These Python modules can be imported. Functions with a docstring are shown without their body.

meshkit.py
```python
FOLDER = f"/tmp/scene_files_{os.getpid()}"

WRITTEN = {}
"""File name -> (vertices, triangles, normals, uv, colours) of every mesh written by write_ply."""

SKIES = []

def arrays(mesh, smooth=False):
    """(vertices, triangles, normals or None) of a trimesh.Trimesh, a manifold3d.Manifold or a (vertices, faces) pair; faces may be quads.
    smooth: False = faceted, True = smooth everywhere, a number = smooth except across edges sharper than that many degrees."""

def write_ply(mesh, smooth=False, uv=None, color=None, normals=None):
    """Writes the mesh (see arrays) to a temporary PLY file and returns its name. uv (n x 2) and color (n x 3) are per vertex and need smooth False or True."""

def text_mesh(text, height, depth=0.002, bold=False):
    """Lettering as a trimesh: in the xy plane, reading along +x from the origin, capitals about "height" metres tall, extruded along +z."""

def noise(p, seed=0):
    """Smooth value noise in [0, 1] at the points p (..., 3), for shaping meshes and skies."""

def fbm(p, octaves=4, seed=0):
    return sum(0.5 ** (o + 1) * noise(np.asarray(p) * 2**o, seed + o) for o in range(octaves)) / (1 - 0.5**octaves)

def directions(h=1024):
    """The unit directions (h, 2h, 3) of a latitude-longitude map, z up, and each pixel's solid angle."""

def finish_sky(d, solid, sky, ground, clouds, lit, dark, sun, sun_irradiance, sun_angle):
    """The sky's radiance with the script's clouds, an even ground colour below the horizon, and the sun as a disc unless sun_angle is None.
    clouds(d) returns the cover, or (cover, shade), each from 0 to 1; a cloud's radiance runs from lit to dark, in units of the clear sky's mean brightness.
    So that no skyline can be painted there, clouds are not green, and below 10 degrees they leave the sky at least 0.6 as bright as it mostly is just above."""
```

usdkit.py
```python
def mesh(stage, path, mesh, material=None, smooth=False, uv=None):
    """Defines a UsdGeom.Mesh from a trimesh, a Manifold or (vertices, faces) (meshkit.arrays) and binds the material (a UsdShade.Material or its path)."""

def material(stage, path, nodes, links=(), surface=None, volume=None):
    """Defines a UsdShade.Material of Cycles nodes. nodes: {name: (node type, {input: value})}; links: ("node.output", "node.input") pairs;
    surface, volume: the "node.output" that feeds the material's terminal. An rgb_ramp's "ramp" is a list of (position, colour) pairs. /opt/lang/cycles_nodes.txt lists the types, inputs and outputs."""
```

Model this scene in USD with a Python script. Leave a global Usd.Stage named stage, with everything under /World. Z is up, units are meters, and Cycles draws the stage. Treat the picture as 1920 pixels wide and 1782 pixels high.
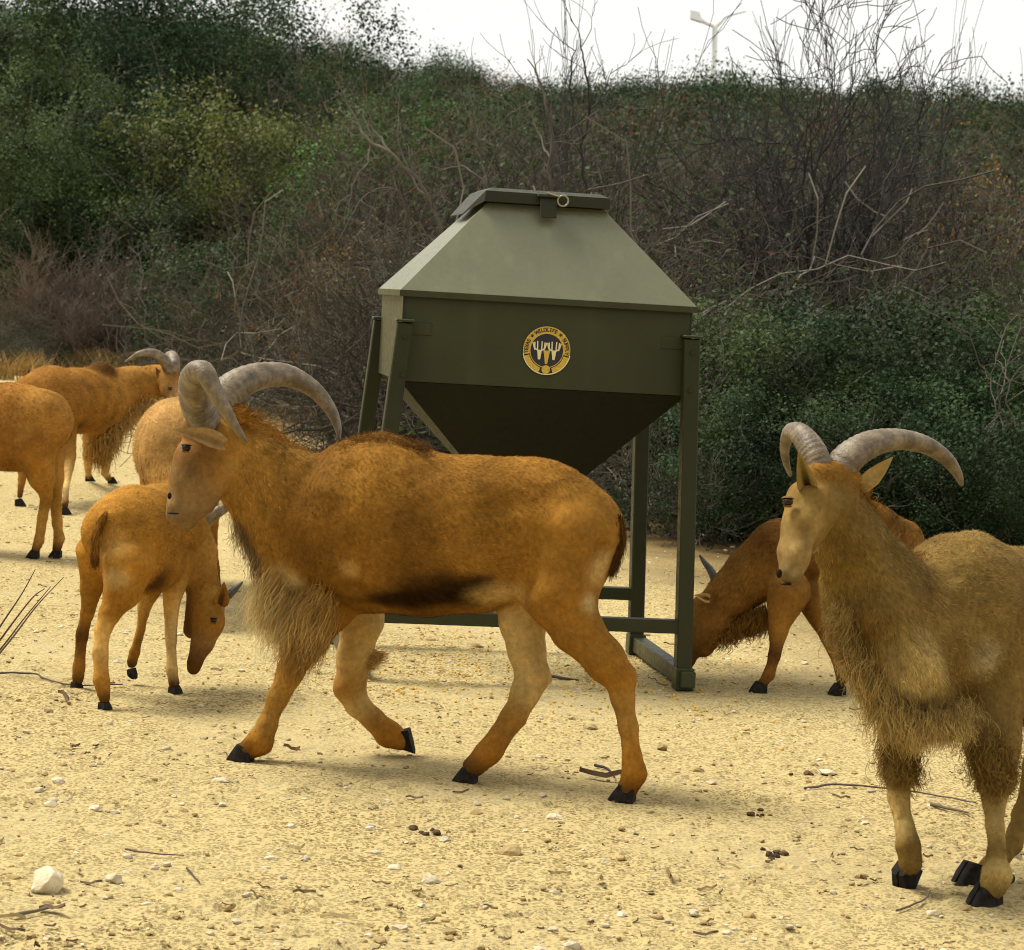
import math, random
import numpy as np, trimesh, manifold3d, usdkit, meshkit
from pxr import Usd, UsdGeom, UsdLux, UsdShade, Gf, Sdf, Vt
from scipy.spatial import cKDTree
from shapely.geometry import Polygon, LineString
from shapely import affinity, union_all

stage = Usd.Stage.CreateInMemory()
UsdGeom.SetStageUpAxis(stage, UsdGeom.Tokens.z)
UsdGeom.SetStageMetersPerUnit(stage, 1.0)
UsdGeom.Xform.Define(stage, '/World')
UsdGeom.Scope.Define(stage, '/World/Looks')

# ------------------------------------------------------------------ camera
IMW, IMH, FPX, CAMZ = 1920.0, 1782.0, 4600.0, 1.41
PITCH, ROLL = math.atan(328.0 / FPX), math.radians(3.35)
F_ = np.array([0, math.cos(PITCH), -math.sin(PITCH)])
_r0, _u0 = np.array([1.0, 0, 0]), np.array([0, math.sin(PITCH), math.cos(PITCH)])
R_ = _r0 * math.cos(ROLL) + _u0 * math.sin(ROLL)
U_ = -_r0 * math.sin(ROLL) + _u0 * math.cos(ROLL)
EYE = np.array([0, 0, CAMZ])
cam = UsdGeom.Camera.Define(stage, '/World/camera')
cam.CreateProjectionAttr('perspective')
cam.CreateHorizontalApertureAttr(36.0)
cam.CreateVerticalApertureAttr(36.0 * IMH / IMW)
cam.CreateFocalLengthAttr(36.0 * FPX / IMW)
cam.CreateClippingRangeAttr(Gf.Vec2f(0.05, 5000))
cam.CreateFStopAttr(12.0)
cam.CreateFocusDistanceAttr(7.6)
cam.CreateExposureAttr(1.85)
_m = np.eye(4)
_m[0, :3], _m[1, :3], _m[2, :3], _m[3, :3] = R_, U_, -F_, EYE
cam.AddTransformOp().Set(Gf.Matrix4d(_m.tolist()))

# ------------------------------------------------------------------ sky (bright thin overcast) and a soft sun
SUN_EL, SUN_AZ = math.radians(57), math.radians(-72)          # azimuth: atan2(x, y) of the direction towards the sun
skym = usdkit.material(stage, '/World/Looks/sky', {
    'tc': ('texture_coordinate', {}),
    'map': ('mapping', {'scale': (1, 1, 2.5)}),
    'cl': ('noise_texture', {'scale': 2.2, 'detail': 6, 'roughness': 0.55}),
    'rm': ('map_range', {'from_min': 0.25, 'from_max': 0.6, 'to_min': 0.82, 'to_max': 1.0}),
    'sky': ('sky_texture', {'sky_type': 'single_scattering', 'sun_disc': False, 'sun_elevation': SUN_EL, 'sun_rotation': SUN_AZ}),
    'mix': ('mix_color', {'b': (6.0, 5.85, 5.5), 'use_clamp': False}),
    'bg': ('background_shader', {'strength': 0.05}),
}, [('tc.generated', 'map.vector'), ('map.vector', 'cl.vector'), ('cl.fac', 'rm.value'), ('rm.result', 'mix.fac'),
    ('sky.color', 'mix.a'), ('mix.result', 'bg.color')], surface='bg.background')
dome = UsdLux.DomeLight.Define(stage, '/World/sky')
dome.GetPrim().SetCustomDataByKey('kind', 'structure')
UsdShade.MaterialBindingAPI.Apply(dome.GetPrim()).Bind(skym)
sun = UsdLux.DistantLight.Define(stage, '/World/sun')
sun.CreateIntensityAttr(0.4)
sun.CreateAngleAttr(24.0)
sun.CreateColorAttr(Gf.Vec3f(1.0, 0.95, 0.85))
sun.GetPrim().CreateAttribute('inputs:normalize', Sdf.ValueTypeNames.Bool).Set(True)
sun.AddRotateZOp().Set(-math.degrees(SUN_AZ))
sun.AddRotateXOp().Set(-(90 - math.degrees(SUN_EL)))          # -z is turned so that +z looks at the sun

# ------------------------------------------------------------------ helpers
def nrm(v):
    v = np.asarray(v, float)
    return v / (np.linalg.norm(v) + 1e-12)

def ray(px, py):
    return R_ * (px - IMW / 2) / FPX + U_ * (IMH / 2 - py) / FPX + F_

def at(px, py, y):
    """the point that a pixel of the photograph shows, y metres away from the camera's plane"""
    d = ray(px, py)
    return EYE + d * (y / d[1])

def floor_at(px, py, z=0.0):
    d = ray(px, py)
    return EYE + d * ((z - CAMZ) / d[2])

COUNT = {}
def numbered(path):
    n = COUNT.get(path, 0)
    COUNT[path] = n + 1
    return path if n == 0 else f'{path}_{n:03d}'

def tag(p, label=None, cat=None, group=None, kind=None):
    p = p.GetPrim() if hasattr(p, 'GetPrim') else p
    for k, v in (('label', label), ('category', cat), ('group', group), ('kind', kind)):
        if v:
            p.SetCustomDataByKey(k, v)
    return p

def thing(name, label, cat, loc=(0, 0, 0), rz=0.0, scale=None, group=None):
    x = UsdGeom.Xform.Define(stage, numbered('/World/' + name))
    x.AddTranslateOp().Set(Gf.Vec3d(*map(float, loc)))
    x.AddRotateZOp().Set(float(rz))
    if scale is not None:
        x.AddScaleOp().Set(Gf.Vec3f(*map(float, np.broadcast_to(scale, 3))))
    return tag(x, label, cat, group)

def obj(name, mesh, mat, parent=None, smooth=False, coat=None, uv=None):
    base = str(parent.GetPath()) if parent is not None else '/World'
    m = usdkit.mesh(stage, numbered(f'{base}/{name}'), mesh, mat, smooth=smooth)
    if coat is not None:
        UsdGeom.PrimvarsAPI(m).CreatePrimvar('coat', Sdf.ValueTypeNames.Color3fArray, 'vertex').Set(Vt.Vec3fArray.FromNumpy(np.asarray(coat, np.float32)))
    return m.GetPrim()

def raw_mesh(path, v, f, mat, normals=None, coat=None):
    m = UsdGeom.Mesh.Define(stage, path)
    m.CreatePointsAttr(Vt.Vec3fArray.FromNumpy(np.ascontiguousarray(v, np.float32)))
    m.CreateFaceVertexCountsAttr(Vt.IntArray.FromNumpy(np.full(len(f), f.shape[1], np.int32)))
    m.CreateFaceVertexIndicesAttr(Vt.IntArray.FromNumpy(np.ascontiguousarray(f, np.int32).ravel()))
    m.CreateSubdivisionSchemeAttr('none')
    if normals is not None:
        m.CreateNormalsAttr(Vt.Vec3fArray.FromNumpy(np.ascontiguousarray(normals, np.float32)))
        m.SetNormalsInterpolation('vertex')
    if coat is not None:
        UsdGeom.PrimvarsAPI(m).CreatePrimvar('coat', Sdf.ValueTypeNames.Color3fArray, 'vertex').Set(Vt.Vec3fArray.FromNumpy(np.ascontiguousarray(coat, np.float32)))
    UsdShade.MaterialBindingAPI.Apply(m.GetPrim()).Bind(mat)
    return m.GetPrim()

def box(sx, sy, sz, c=(0, 0, 0), bevel=0.0):
    if bevel <= 0:
        m = trimesh.creation.box([sx, sy, sz])
    else:
        b = bevel
        pts = []
        for x in (-1, 1):
            for y in (-1, 1):
                for z in (-1, 1):
                    pts += [(x * sx / 2, y * (sy / 2 - b), z * (sz / 2 - b)), (x * (sx / 2 - b), y * sy / 2, z * (sz / 2 - b)), (x * (sx / 2 - b), y * (sy / 2 - b), z * sz / 2)]
        m = trimesh.convex.convex_hull(np.array(pts))
    m.apply_translation(c)
    return m

def hull(pts):
    return trimesh.convex.convex_hull(np.asarray(pts, float))

def beam(a, b, w, h, up=(0, 0, 1), bevel=0.003):
    """a square tube from a to b"""
    a, b = np.asarray(a, float), np.asarray(b, float)
    d = nrm(b - a)
    s = nrm(np.cross(d, up))
    u = np.cross(s, d)
    m = box(w, np.linalg.norm(b - a), h, bevel=bevel)
    T = np.eye(4)
    T[:3, 0], T[:3, 1], T[:3, 2], T[:3, 3] = s, d, u, (a + b) / 2
    m.apply_transform(T)
    return m

def cat(ms):
    return trimesh.util.concatenate(ms)

def spline(P, n):
    """Catmull-Rom through the rows of P"""
    P = np.asarray(P, float)
    Q = np.vstack([2 * P[0] - P[1], P, 2 * P[-1] - P[-2]])
    t = np.linspace(0, len(P) - 1 - 1e-9, n)
    i = t.astype(int)
    u = (t - i)[:, None]
    a, b, c, d = Q[i], Q[i + 1], Q[i + 2], Q[i + 3]
    return 0.5 * (2 * b + (c - a) * u + (2 * a - 5 * b + 4 * c - d) * u ** 2 + (3 * b - a - 3 * c + d) * u ** 3)

def frames(P):
    T = np.gradient(P, axis=0)
    T /= np.linalg.norm(T, axis=1, keepdims=True) + 1e-12
    a = nrm(np.cross(T[0], [0, 0, 1.0] if abs(T[0][2]) < 0.9 else [1.0, 0, 0]))
    A = []
    for t in T:
        a = nrm(a - t * (a @ t))
        A.append(a)
    A = np.array(A)
    return T, A, np.cross(T, A)

def tube(P, r, sides=6, cap=True):
    """(vertices, triangles) of a tapered tube"""
    P = np.asarray(P, float)
    r = np.broadcast_to(r, (len(P),))
    T, A, B = frames(P)
    g = np.arange(sides) * 2 * np.pi / sides
    V = (P[:, None] + r[:, None, None] * (np.cos(g)[None, :, None] * A[:, None] + np.sin(g)[None, :, None] * B[:, None])).reshape(-1, 3)
    i, j = np.meshgrid(np.arange(len(P) - 1), np.arange(sides), indexing='ij')
    a, b = (i * sides + j).ravel(), (i * sides + (j + 1) % sides).ravel()
    f = np.vstack([np.stack([a, b, b + sides], 1), np.stack([a, b + sides, a + sides], 1)])
    if cap:
        n = len(V)
        V = np.vstack([V, P[0] - T[0] * r[0] * 0.3, P[-1] + T[-1] * r[-1] * 0.5])
        k = np.arange(sides)
        e = (len(P) - 1) * sides
        f = np.vstack([f, np.stack([np.full(sides, n), (k + 1) % sides, k], 1), np.stack([np.full(sides, n + 1), e + k, e + (k + 1) % sides], 1)])
    return V, f

def join(parts):
    vs, fs, n = [], [], 0
    for v, f in parts:
        vs.append(v); fs.append(f + n); n += len(v)
    return np.vstack(vs), np.vstack(fs)

def gnoise(x, y):
    p = np.stack([np.asarray(x, float), np.asarray(y, float), np.zeros_like(np.asarray(x, float))], -1)
    return p

HX = 0
def ground_z(x, y):
    """height of the ground: a nearly flat yard, then the rising hillside"""
    x, y = np.asarray(x, float), np.asarray(y, float)
    p = np.stack([x, y, np.zeros_like(x)], -1)
    z = 0.012 * (meshkit.fbm(p * 0.9 + 7.3, 3, 3) - 0.5) + 0.010 * (meshkit.fbm(p * 5.0, 3, 11) - 0.5)
    start = np.clip(27 - 1.9 * x, 17, 40)
    s = np.clip((y - start) / 88.0, 0, 1.35)
    hill = 9.6 * np.where(s < 1, s ** 1.12, 1 + 0.3 * (s - 1))
    big = 1.3 * (meshkit.fbm(p * 0.05 + 3.1, 3, 5) - 0.5) * np.clip(s * 2.5, 0, 1)
    left = 2.6 * np.clip(-(x - 1) / 8.0, 0, 1.3) * np.clip(s, 0, 1)
    return z + hill + big + left
# ------------------------------------------------------------------ materials
def mat(name, nodes, links, surface='p.BSDF'):
    return usdkit.material(stage, '/World/Looks/' + name, nodes, links, surface=surface)

# coat: the hair colour comes with the mesh, mottled by two noises
def coat_mat(name, rough=0.75, mott=0.30):
    return mat(name, {
        'a': ('attribute', {'attribute': 'coat'}),
        'g': ('geometry', {}),
        'n1': ('noise_texture', {'scale': 9.0, 'detail': 5, 'roughness': 0.6}),
        'n2': ('noise_texture', {'scale': 70.0, 'detail': 3, 'roughness': 0.6}),
        'r1': ('map_range', {'from_min': 0.3, 'from_max': 0.7, 'to_min': 1 - mott, 'to_max': 1 + mott * 0.6}),
        'r2': ('map_range', {'from_min': 0.3, 'from_max': 0.7, 'to_min': 0.8, 'to_max': 1.15}),
        'mm': ('math', {'math_type': 'multiply'}),
        'v': ('vector_math', {'math_type': 'scale'}),
        'p': ('principled_bsdf', {'roughness': rough, 'specular_ior_level': 0.03}),
    }, [('g.position', 'n1.vector'), ('g.position', 'n2.vector'), ('n1.fac', 'r1.value'), ('n2.fac', 'r2.value'), ('r1.result', 'mm.value1'), ('r2.result', 'mm.value2'),
        ('a.color', 'v.vector1'), ('mm.value', 'v.scale'), ('v.vector', 'p.base_color')])

M = {}
M['coat'] = coat_mat('coat')
M['hair'] = coat_mat('hair', 0.6, 0.15)
M['horn'] = mat('horn', {
    'g': ('geometry', {}), 'n': ('noise_texture', {'scale': 26, 'detail': 6, 'roughness': 0.65}),
    'n2': ('noise_texture', {'scale': 160, 'detail': 2}),
    'r': ('rgb_ramp', {'ramp': [(0.25, (0.040, 0.028, 0.017)), (0.48, (0.120, 0.088, 0.050)), (0.78, (0.27, 0.212, 0.128))]}),
    'b': ('bump', {'strength': 0.5, 'distance': 0.004}), 'p': ('principled_bsdf', {'roughness': 0.55})},
    [('g.position', 'n.vector'), ('g.position', 'n2.vector'), ('n.fac', 'r.fac'), ('r.color', 'p.base_color'), ('n2.fac', 'b.height'), ('b.normal', 'p.normal')])
M['horn_dark'] = mat('horn_dark', {
    'g': ('geometry', {}), 'n': ('noise_texture', {'scale': 26, 'detail': 6}),
    'r': ('rgb_ramp', {'ramp': [(0.3, (0.012, 0.009, 0.007)), (0.7, (0.05, 0.04, 0.03))]}), 'p': ('principled_bsdf', {'roughness': 0.55})},
    [('g.position', 'n.vector'), ('n.fac', 'r.fac'), ('r.color', 'p.base_color')])
M['hoof'] = mat('hoof', {
    'g': ('geometry', {}), 'n': ('noise_texture', {'scale': 60, 'detail': 4}),
    'r': ('rgb_ramp', {'ramp': [(0.3, (0.006, 0.005, 0.004)), (0.75, (0.026, 0.021, 0.017))]}), 'p': ('principled_bsdf', {'roughness': 0.85, 'specular_ior_level': 0.15})},
    [('g.position', 'n.vector'), ('n.fac', 'r.fac'), ('r.color', 'p.base_color')])
M['eye'] = mat('eye', {'p': ('principled_bsdf', {'base_color': (0.012, 0.006, 0.002), 'roughness': 0.25, 'specular_ior_level': 0.3})}, [])
M['dark_skin'] = mat('dark_skin', {'p': ('principled_bsdf', {'base_color': (0.012, 0.008, 0.005), 'roughness': 0.8, 'specular_ior_level': 0.1})}, [])

def painted(name, col, rough=0.5, var=0.12, dust=0.25, spec=0.5):
    return mat(name, {
        'g': ('geometry', {}), 'n': ('noise_texture', {'scale': 3.5, 'detail': 6, 'roughness': 0.6}), 'n2': ('noise_texture', {'scale': 45, 'detail': 4}),
        'mp': ('mapping', {'scale': (14, 14, 0.9)}), 'n3': ('noise_texture', {'scale': 1.0, 'detail': 4}),
        'r1': ('map_range', {'from_min': 0.3, 'from_max': 0.7, 'to_min': 1 - var, 'to_max': 1 + var}),
        'v': ('vector_math', {'math_type': 'scale', 'vector1': col}),
        'r3': ('map_range', {'from_min': 0.55, 'from_max': 0.8, 'to_min': 0.0, 'to_max': dust}),
        'mx': ('mix_color', {'b': tuple(min(1, c * 1.4 + 0.012) for c in col)}),
        'r2': ('map_range', {'from_min': 0.3, 'from_max': 0.7, 'to_min': rough - 0.1, 'to_max': rough + 0.12}),
        'b': ('bump', {'strength': 0.12, 'distance': 0.002}),
        'p': ('principled_bsdf', {'roughness': rough, 'specular_ior_level': spec})},
        [('g.position', 'n.vector'), ('g.position', 'n2.vector'), ('g.position', 'mp.vector'), ('mp.vector', 'n3.vector'), ('n.fac', 'r1.value'), ('r1.result', 'v.scale'),
         ('n3.fac', 'r3.value'), ('r3.result', 'mx.fac'), ('v.vector', 'mx.a'), ('mx.result', 'p.base_color'), ('n2.fac', 'r2.value'), ('r2.result', 'p.roughness'),
         ('n2.fac', 'b.height'), ('b.normal', 'p.normal')])

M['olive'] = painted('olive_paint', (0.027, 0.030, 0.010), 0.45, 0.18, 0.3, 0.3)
M['olive_faded'] = painted('sun_faded_olive_paint', (0.135, 0.142, 0.080), 0.34, 0.08, 0.35)  # roof: the sky's light on the slopes put into a paler colour
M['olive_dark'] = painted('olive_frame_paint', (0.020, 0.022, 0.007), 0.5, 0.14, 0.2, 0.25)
M['olive_under'] = painted('hopper_paint', (0.008, 0.008, 0.003), 0.6, 0.14, 0.1, 0.15)  # hopper: shade under the tank put into a darker copy of the paint
M['lid_skin'] = mat('eyelid_skin', {'p': ('principled_bsdf', {'base_color': (0.15, 0.085, 0.028), 'roughness': 0.8, 'specular_ior_level': 0.1})}, [])
M['gold'] = mat('decal_gold', {'g': ('geometry', {}), 'n': ('noise_texture', {'scale': 300, 'detail': 2}),
    'r': ('rgb_ramp', {'ramp': [(0.3, (0.36, 0.19, 0.02)), (0.7, (0.62, 0.46, 0.06))]}), 'p': ('principled_bsdf', {'roughness': 0.4})},
    [('g.position', 'n.vector'), ('n.fac', 'r.fac'), ('r.color', 'p.base_color')])
M['decal_black'] = mat('decal_black', {'p': ('principled_bsdf', {'base_color': (0.012, 0.012, 0.016), 'roughness': 0.4})}, [])
M['decal_cream'] = mat('decal_cream', {'p': ('principled_bsdf', {'base_color': (0.62, 0.55, 0.30), 'roughness': 0.4})}, [])
M['steel'] = mat('steel', {'p': ('principled_bsdf', {'base_color': (0.30, 0.27, 0.18), 'roughness': 0.45, 'metallic': 0.6})}, [])
M['white_metal'] = mat('white_metal', {'p': ('principled_bsdf', {'base_color': (0.75, 0.77, 0.74), 'roughness': 0.45})}, [])
# ------------------------------------------------------------------ ground, one sheet to beyond the ridge
def axis_steps(lo, hi, fine_lo, fine_hi, d, grow=1.12, dmax=6.0):
    a = list(np.arange(fine_lo, fine_hi, d))
    s, x = d, fine_lo
    while x > lo:
        s = min(dmax, s * grow); x -= s; a.insert(0, x)
    s, x = d, a[-1]
    while x < hi:
        s = min(dmax, s * grow); x += s; a.append(x)
    return np.array(a)
gx, gy = axis_steps(-300, 300, -2.4, 2.4, 0.02), axis_steps(-80, 520, 4.8, 10.5, 0.02, 1.035)
GX, GY = np.meshgrid(gx, gy, indexing='ij')
GZ = ground_z(GX, GY)
pz = np.stack([GX, GY, GX * 0], -1)
near = np.clip((16 - GY) / 8, 0, 1) * np.clip((GY + 2) / 4, 0, 1)
GZ = GZ + near * 0.014 * (meshkit.fbm(pz * 14, 3, 31) - 0.5)
rgp = np.random.default_rng(44)                          # hoof prints trodden into the yard
for _ in range(520):
    y0 = 5.0 + 10.5 * rgp.random() ** 1.5
    x0 = rgp.uniform(-1, 1) * (0.22 * y0 + 0.1)
    a, sz = rgp.uniform(0, 6.28), rgp.uniform(0.8, 1.25)
    ix, iy = np.searchsorted(gx, [x0 - .12, x0 + .12]), np.searchsorted(gy, [y0 - .12, y0 + .12])
    sl = (slice(*ix), slice(*iy))
    dx, dy = GX[sl] - x0, GY[sl] - y0
    u_, v_ = (dx * math.cos(a) + dy * math.sin(a)) / (0.045 * sz), (-dx * math.sin(a) + dy * math.cos(a)) / (0.030 * sz)
    r_ = np.sqrt(u_ ** 2 + v_ ** 2)
    GZ[sl] += 0.011 * rgp.uniform(.5, 1.2) * (-np.exp(-r_ ** 2 * 1.3) * (1 - 0.5 * np.exp(-(v_ / 0.25) ** 2)) + 0.45 * np.exp(-((r_ - 1.45) / 0.4) ** 2))
i, j = np.meshgrid(np.arange(len(gx) - 1), np.arange(len(gy) - 1), indexing='ij')
nyy = len(gy)
q = np.stack([i * nyy + j, (i + 1) * nyy + j, (i + 1) * nyy + j + 1, i * nyy + j + 1], -1).reshape(-1, 4)
M['soil'] = mat('soil', {
    'g': ('geometry', {}),
    'n1': ('noise_texture', {'scale': 0.9, 'detail': 6, 'roughness': 0.68}),
    'n2': ('noise_texture', {'scale': 7.0, 'detail': 6, 'roughness': 0.65}),
    'n3': ('noise_texture', {'scale': 55.0, 'detail': 5, 'roughness': 0.7}),
    'v1': ('voronoi_texture', {'scale': 75.0, 'randomness': 1.0}),
    'v2': ('voronoi_texture', {'scale': 28.0}),
    'r1': ('rgb_ramp', {'ramp': [(0.30, (0.185, 0.136, 0.050)), (0.50, (0.285, 0.228, 0.102)), (0.70, (0.41, 0.35, 0.20))]}),
    'r2': ('rgb_ramp', {'ramp': [(0.30, (0.62, 0.55, 0.45)), (0.45, (0.93, 0.92, 0.90)), (0.62, (1.0, 1.0, 1.0)), (0.8, (1.12, 1.1, 1.06))]}),
    'm1': ('mix_color', {'blend_type': 'multiply', 'fac': 1.0, 'use_clamp': False}),
    'r3': ('map_range', {'from_min': 0.34, 'from_max': 0.42, 'to_min': 0.30, 'to_max': 0.0}),
    'm2': ('mix_color', {'b': (0.20, 0.115, 0.05)}),
    'sp': ('separate_color', {}),
    'r4': ('map_range', {'from_min': 0.86, 'from_max': 0.90, 'to_min': 0.0, 'to_max': 0.5}),
    'dd': ('map_range', {'from_min': 0.30, 'from_max': 0.40, 'to_min': 1.0, 'to_max': 0.0}),
    'mu': ('math', {'math_type': 'multiply'}),
    'm3': ('mix_color', {'b': (0.46, 0.36, 0.165)}),
    'sx': ('separate_xyz', {}), 'fx': ('math', {'math_type': 'multiply_add', 'value2': 3.3}), 'fn': ('math', {'math_type': 'multiply_add', 'value2': 7.0}),
    'far': ('map_range', {'from_min': 17.0, 'from_max': 21.5, 'to_min': 0.0, 'to_max': 1.0}),
    'm4': ('mix_color', {'b': (0.120, 0.080, 0.030)}),  # browner towards the brush: leaf litter, with the brush's shade put into the colour
    'ad': ('math', {'math_type': 'add'}),
    'b': ('bump', {'strength': 0.8, 'distance': 0.012}),
    'p': ('principled_bsdf', {'roughness': 0.95, 'specular_ior_level': 0.1})},
    [('g.position', f'{k}.vector') for k in ('n1', 'n2', 'n3', 'v1', 'v2')] + [('n1.fac', 'r1.fac'), ('n2.fac', 'r2.fac'), ('r1.color', 'm1.a'), ('r2.color', 'm1.b'), ('n3.fac', 'r3.value'), ('r3.result', 'm2.fac'),
     ('m1.result', 'm2.a'), ('v1.color', 'sp.color'), ('sp.r', 'r4.value'), ('v1.distance', 'dd.value'), ('r4.result', 'mu.value1'), ('dd.result', 'mu.value2'), ('mu.value', 'm3.fac'), ('m2.result', 'm3.a'),
     ('g.position', 'sx.vector'), ('sx.x', 'fx.value1'), ('sx.y', 'fx.value3'), ('n1.fac', 'fn.value1'), ('fx.value', 'fn.value3'), ('fn.value', 'far.value'), ('far.result', 'm4.fac'), ('m3.result', 'm4.a'), ('m4.result', 'p.base_color'),
     ('n3.fac', 'ad.value1'), ('n2.fac', 'ad.value2'), ('ad.value', 'b.height'), ('b.normal', 'p.normal')])
tag(raw_mesh('/World/ground', np.stack([GX, GY, GZ], -1).reshape(-1, 3), q, M['soil']), kind='structure')

def gz1(x, y):
    return float(ground_z(np.array(x), np.array(y)))

def stone_mesh(seed, flat=0.6, n=2):
    m = trimesh.creation.icosphere(n, 1.0)
    v = np.array(m.vertices)
    rg = np.random.default_rng(seed)
    for _ in range(9):                                    # knock flat facets off
        d = nrm(rg.normal(size=3)); c = rg.uniform(0.55, 0.85)
        e = v @ d
        v = v - np.clip(e - c, 0, None)[:, None] * d
    v *= 1 + 0.35 * (meshkit.fbm(v * 1.9 + seed, 4, seed)[:, None] - 0.5)
    v[:, 2] *= flat
    m.vertices = v
    return m

def stone_mat(name, lo, hi):
    return mat(name, {'g': ('geometry', {}), 'o': ('object_info', {}), 'n': ('noise_texture', {'scale': 22, 'detail': 6, 'roughness': 0.65}),
        'r': ('rgb_ramp', {'ramp': [(0.3, lo), (0.7, hi)]}), 'rr': ('map_range', {'to_min': 0.75, 'to_max': 1.12}), 'v': ('vector_math', {'math_type': 'scale'}),
        'n2': ('noise_texture', {'scale': 90, 'detail': 4}), 'b': ('bump', {'strength': 0.6, 'distance': 0.006}), 'p': ('principled_bsdf', {'roughness': 0.9, 'specular_ior_level': 0.2})},
        [('g.position', 'n.vector'), ('g.position', 'n2.vector'), ('n.fac', 'r.fac'), ('o.random', 'rr.value'), ('r.color', 'v.vector1'), ('rr.result', 'v.scale'), ('v.vector', 'p.base_color'),
         ('n2.fac', 'b.height'), ('b.normal', 'p.normal')])
M['lime'] = stone_mat('limestone', (0.36, 0.29, 0.17), (0.64, 0.575, 0.42))
M['gravel'] = stone_mat('gravel', (0.24, 0.16, 0.06), (0.42, 0.32, 0.145))
M['litter'] = mat('leaf_litter', {'o': ('object_info', {}), 'g': ('geometry', {}),
    'r': ('rgb_ramp', {'ramp': [(0.0, (0.06, 0.03, 0.012)), (0.4, (0.16, 0.085, 0.03)), (0.75, (0.30, 0.19, 0.075)), (1.0, (0.46, 0.34, 0.15))]}), 'p': ('principled_bsdf', {'roughness': 0.9})},
    [('g.random_per_island', 'r.fac'), ('r.color', 'p.base_color')])
M['corn'] = mat('corn', {'g': ('geometry', {}), 'r': ('rgb_ramp', {'ramp': [(0, (0.55, 0.33, 0.03)), (1, (0.70, 0.50, 0.07))]}), 'p': ('principled_bsdf', {'roughness': 0.5})},
    [('g.random_per_island', 'r.fac'), ('r.color', 'p.base_color')])
M['bark'] = mat('bark', {'g': ('geometry', {}), 'o': ('object_info', {}), 'n': ('noise_texture', {'scale': 14, 'detail': 5}),
    'r': ('rgb_ramp', {'ramp': [(0.3, (0.050, 0.040, 0.030)), (0.7, (0.17, 0.145, 0.115))]}), 'p': ('principled_bsdf', {'roughness': 0.9})},
    [('g.position', 'n.vector'), ('n.fac', 'r.fac'), ('r.color', 'p.base_color')])
def twig_mat(name, lo, hi):
    return mat(name, {'g': ('geometry', {}), 'o': ('object_info', {}), 'ad': ('math', {'math_type': 'add'}), 'mu': ('math', {'math_type': 'multiply', 'value2': 0.5}),
        'r': ('rgb_ramp', {'ramp': [(0.1, lo), (0.9, hi)]}), 'p': ('principled_bsdf', {'roughness': 0.9})},
        [('g.random_per_island', 'ad.value1'), ('o.random', 'ad.value2'), ('ad.value', 'mu.value1'), ('mu.value', 'r.fac'), ('r.color', 'p.base_color')])
M['twig_brown'] = twig_mat('twig_brown', (0.024, 0.019, 0.011), (0.125, 0.098, 0.057))
M['twig_red'] = twig_mat('twig_reddish', (0.060, 0.041, 0.026), (0.21, 0.147, 0.098))
M['twig_grey'] = twig_mat('twig_grey', (0.055, 0.046, 0.032), (0.185, 0.16, 0.115))
M['twig_dark'] = twig_mat('twig_dark', (0.012, 0.010, 0.009), (0.040, 0.032, 0.026))
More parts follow.
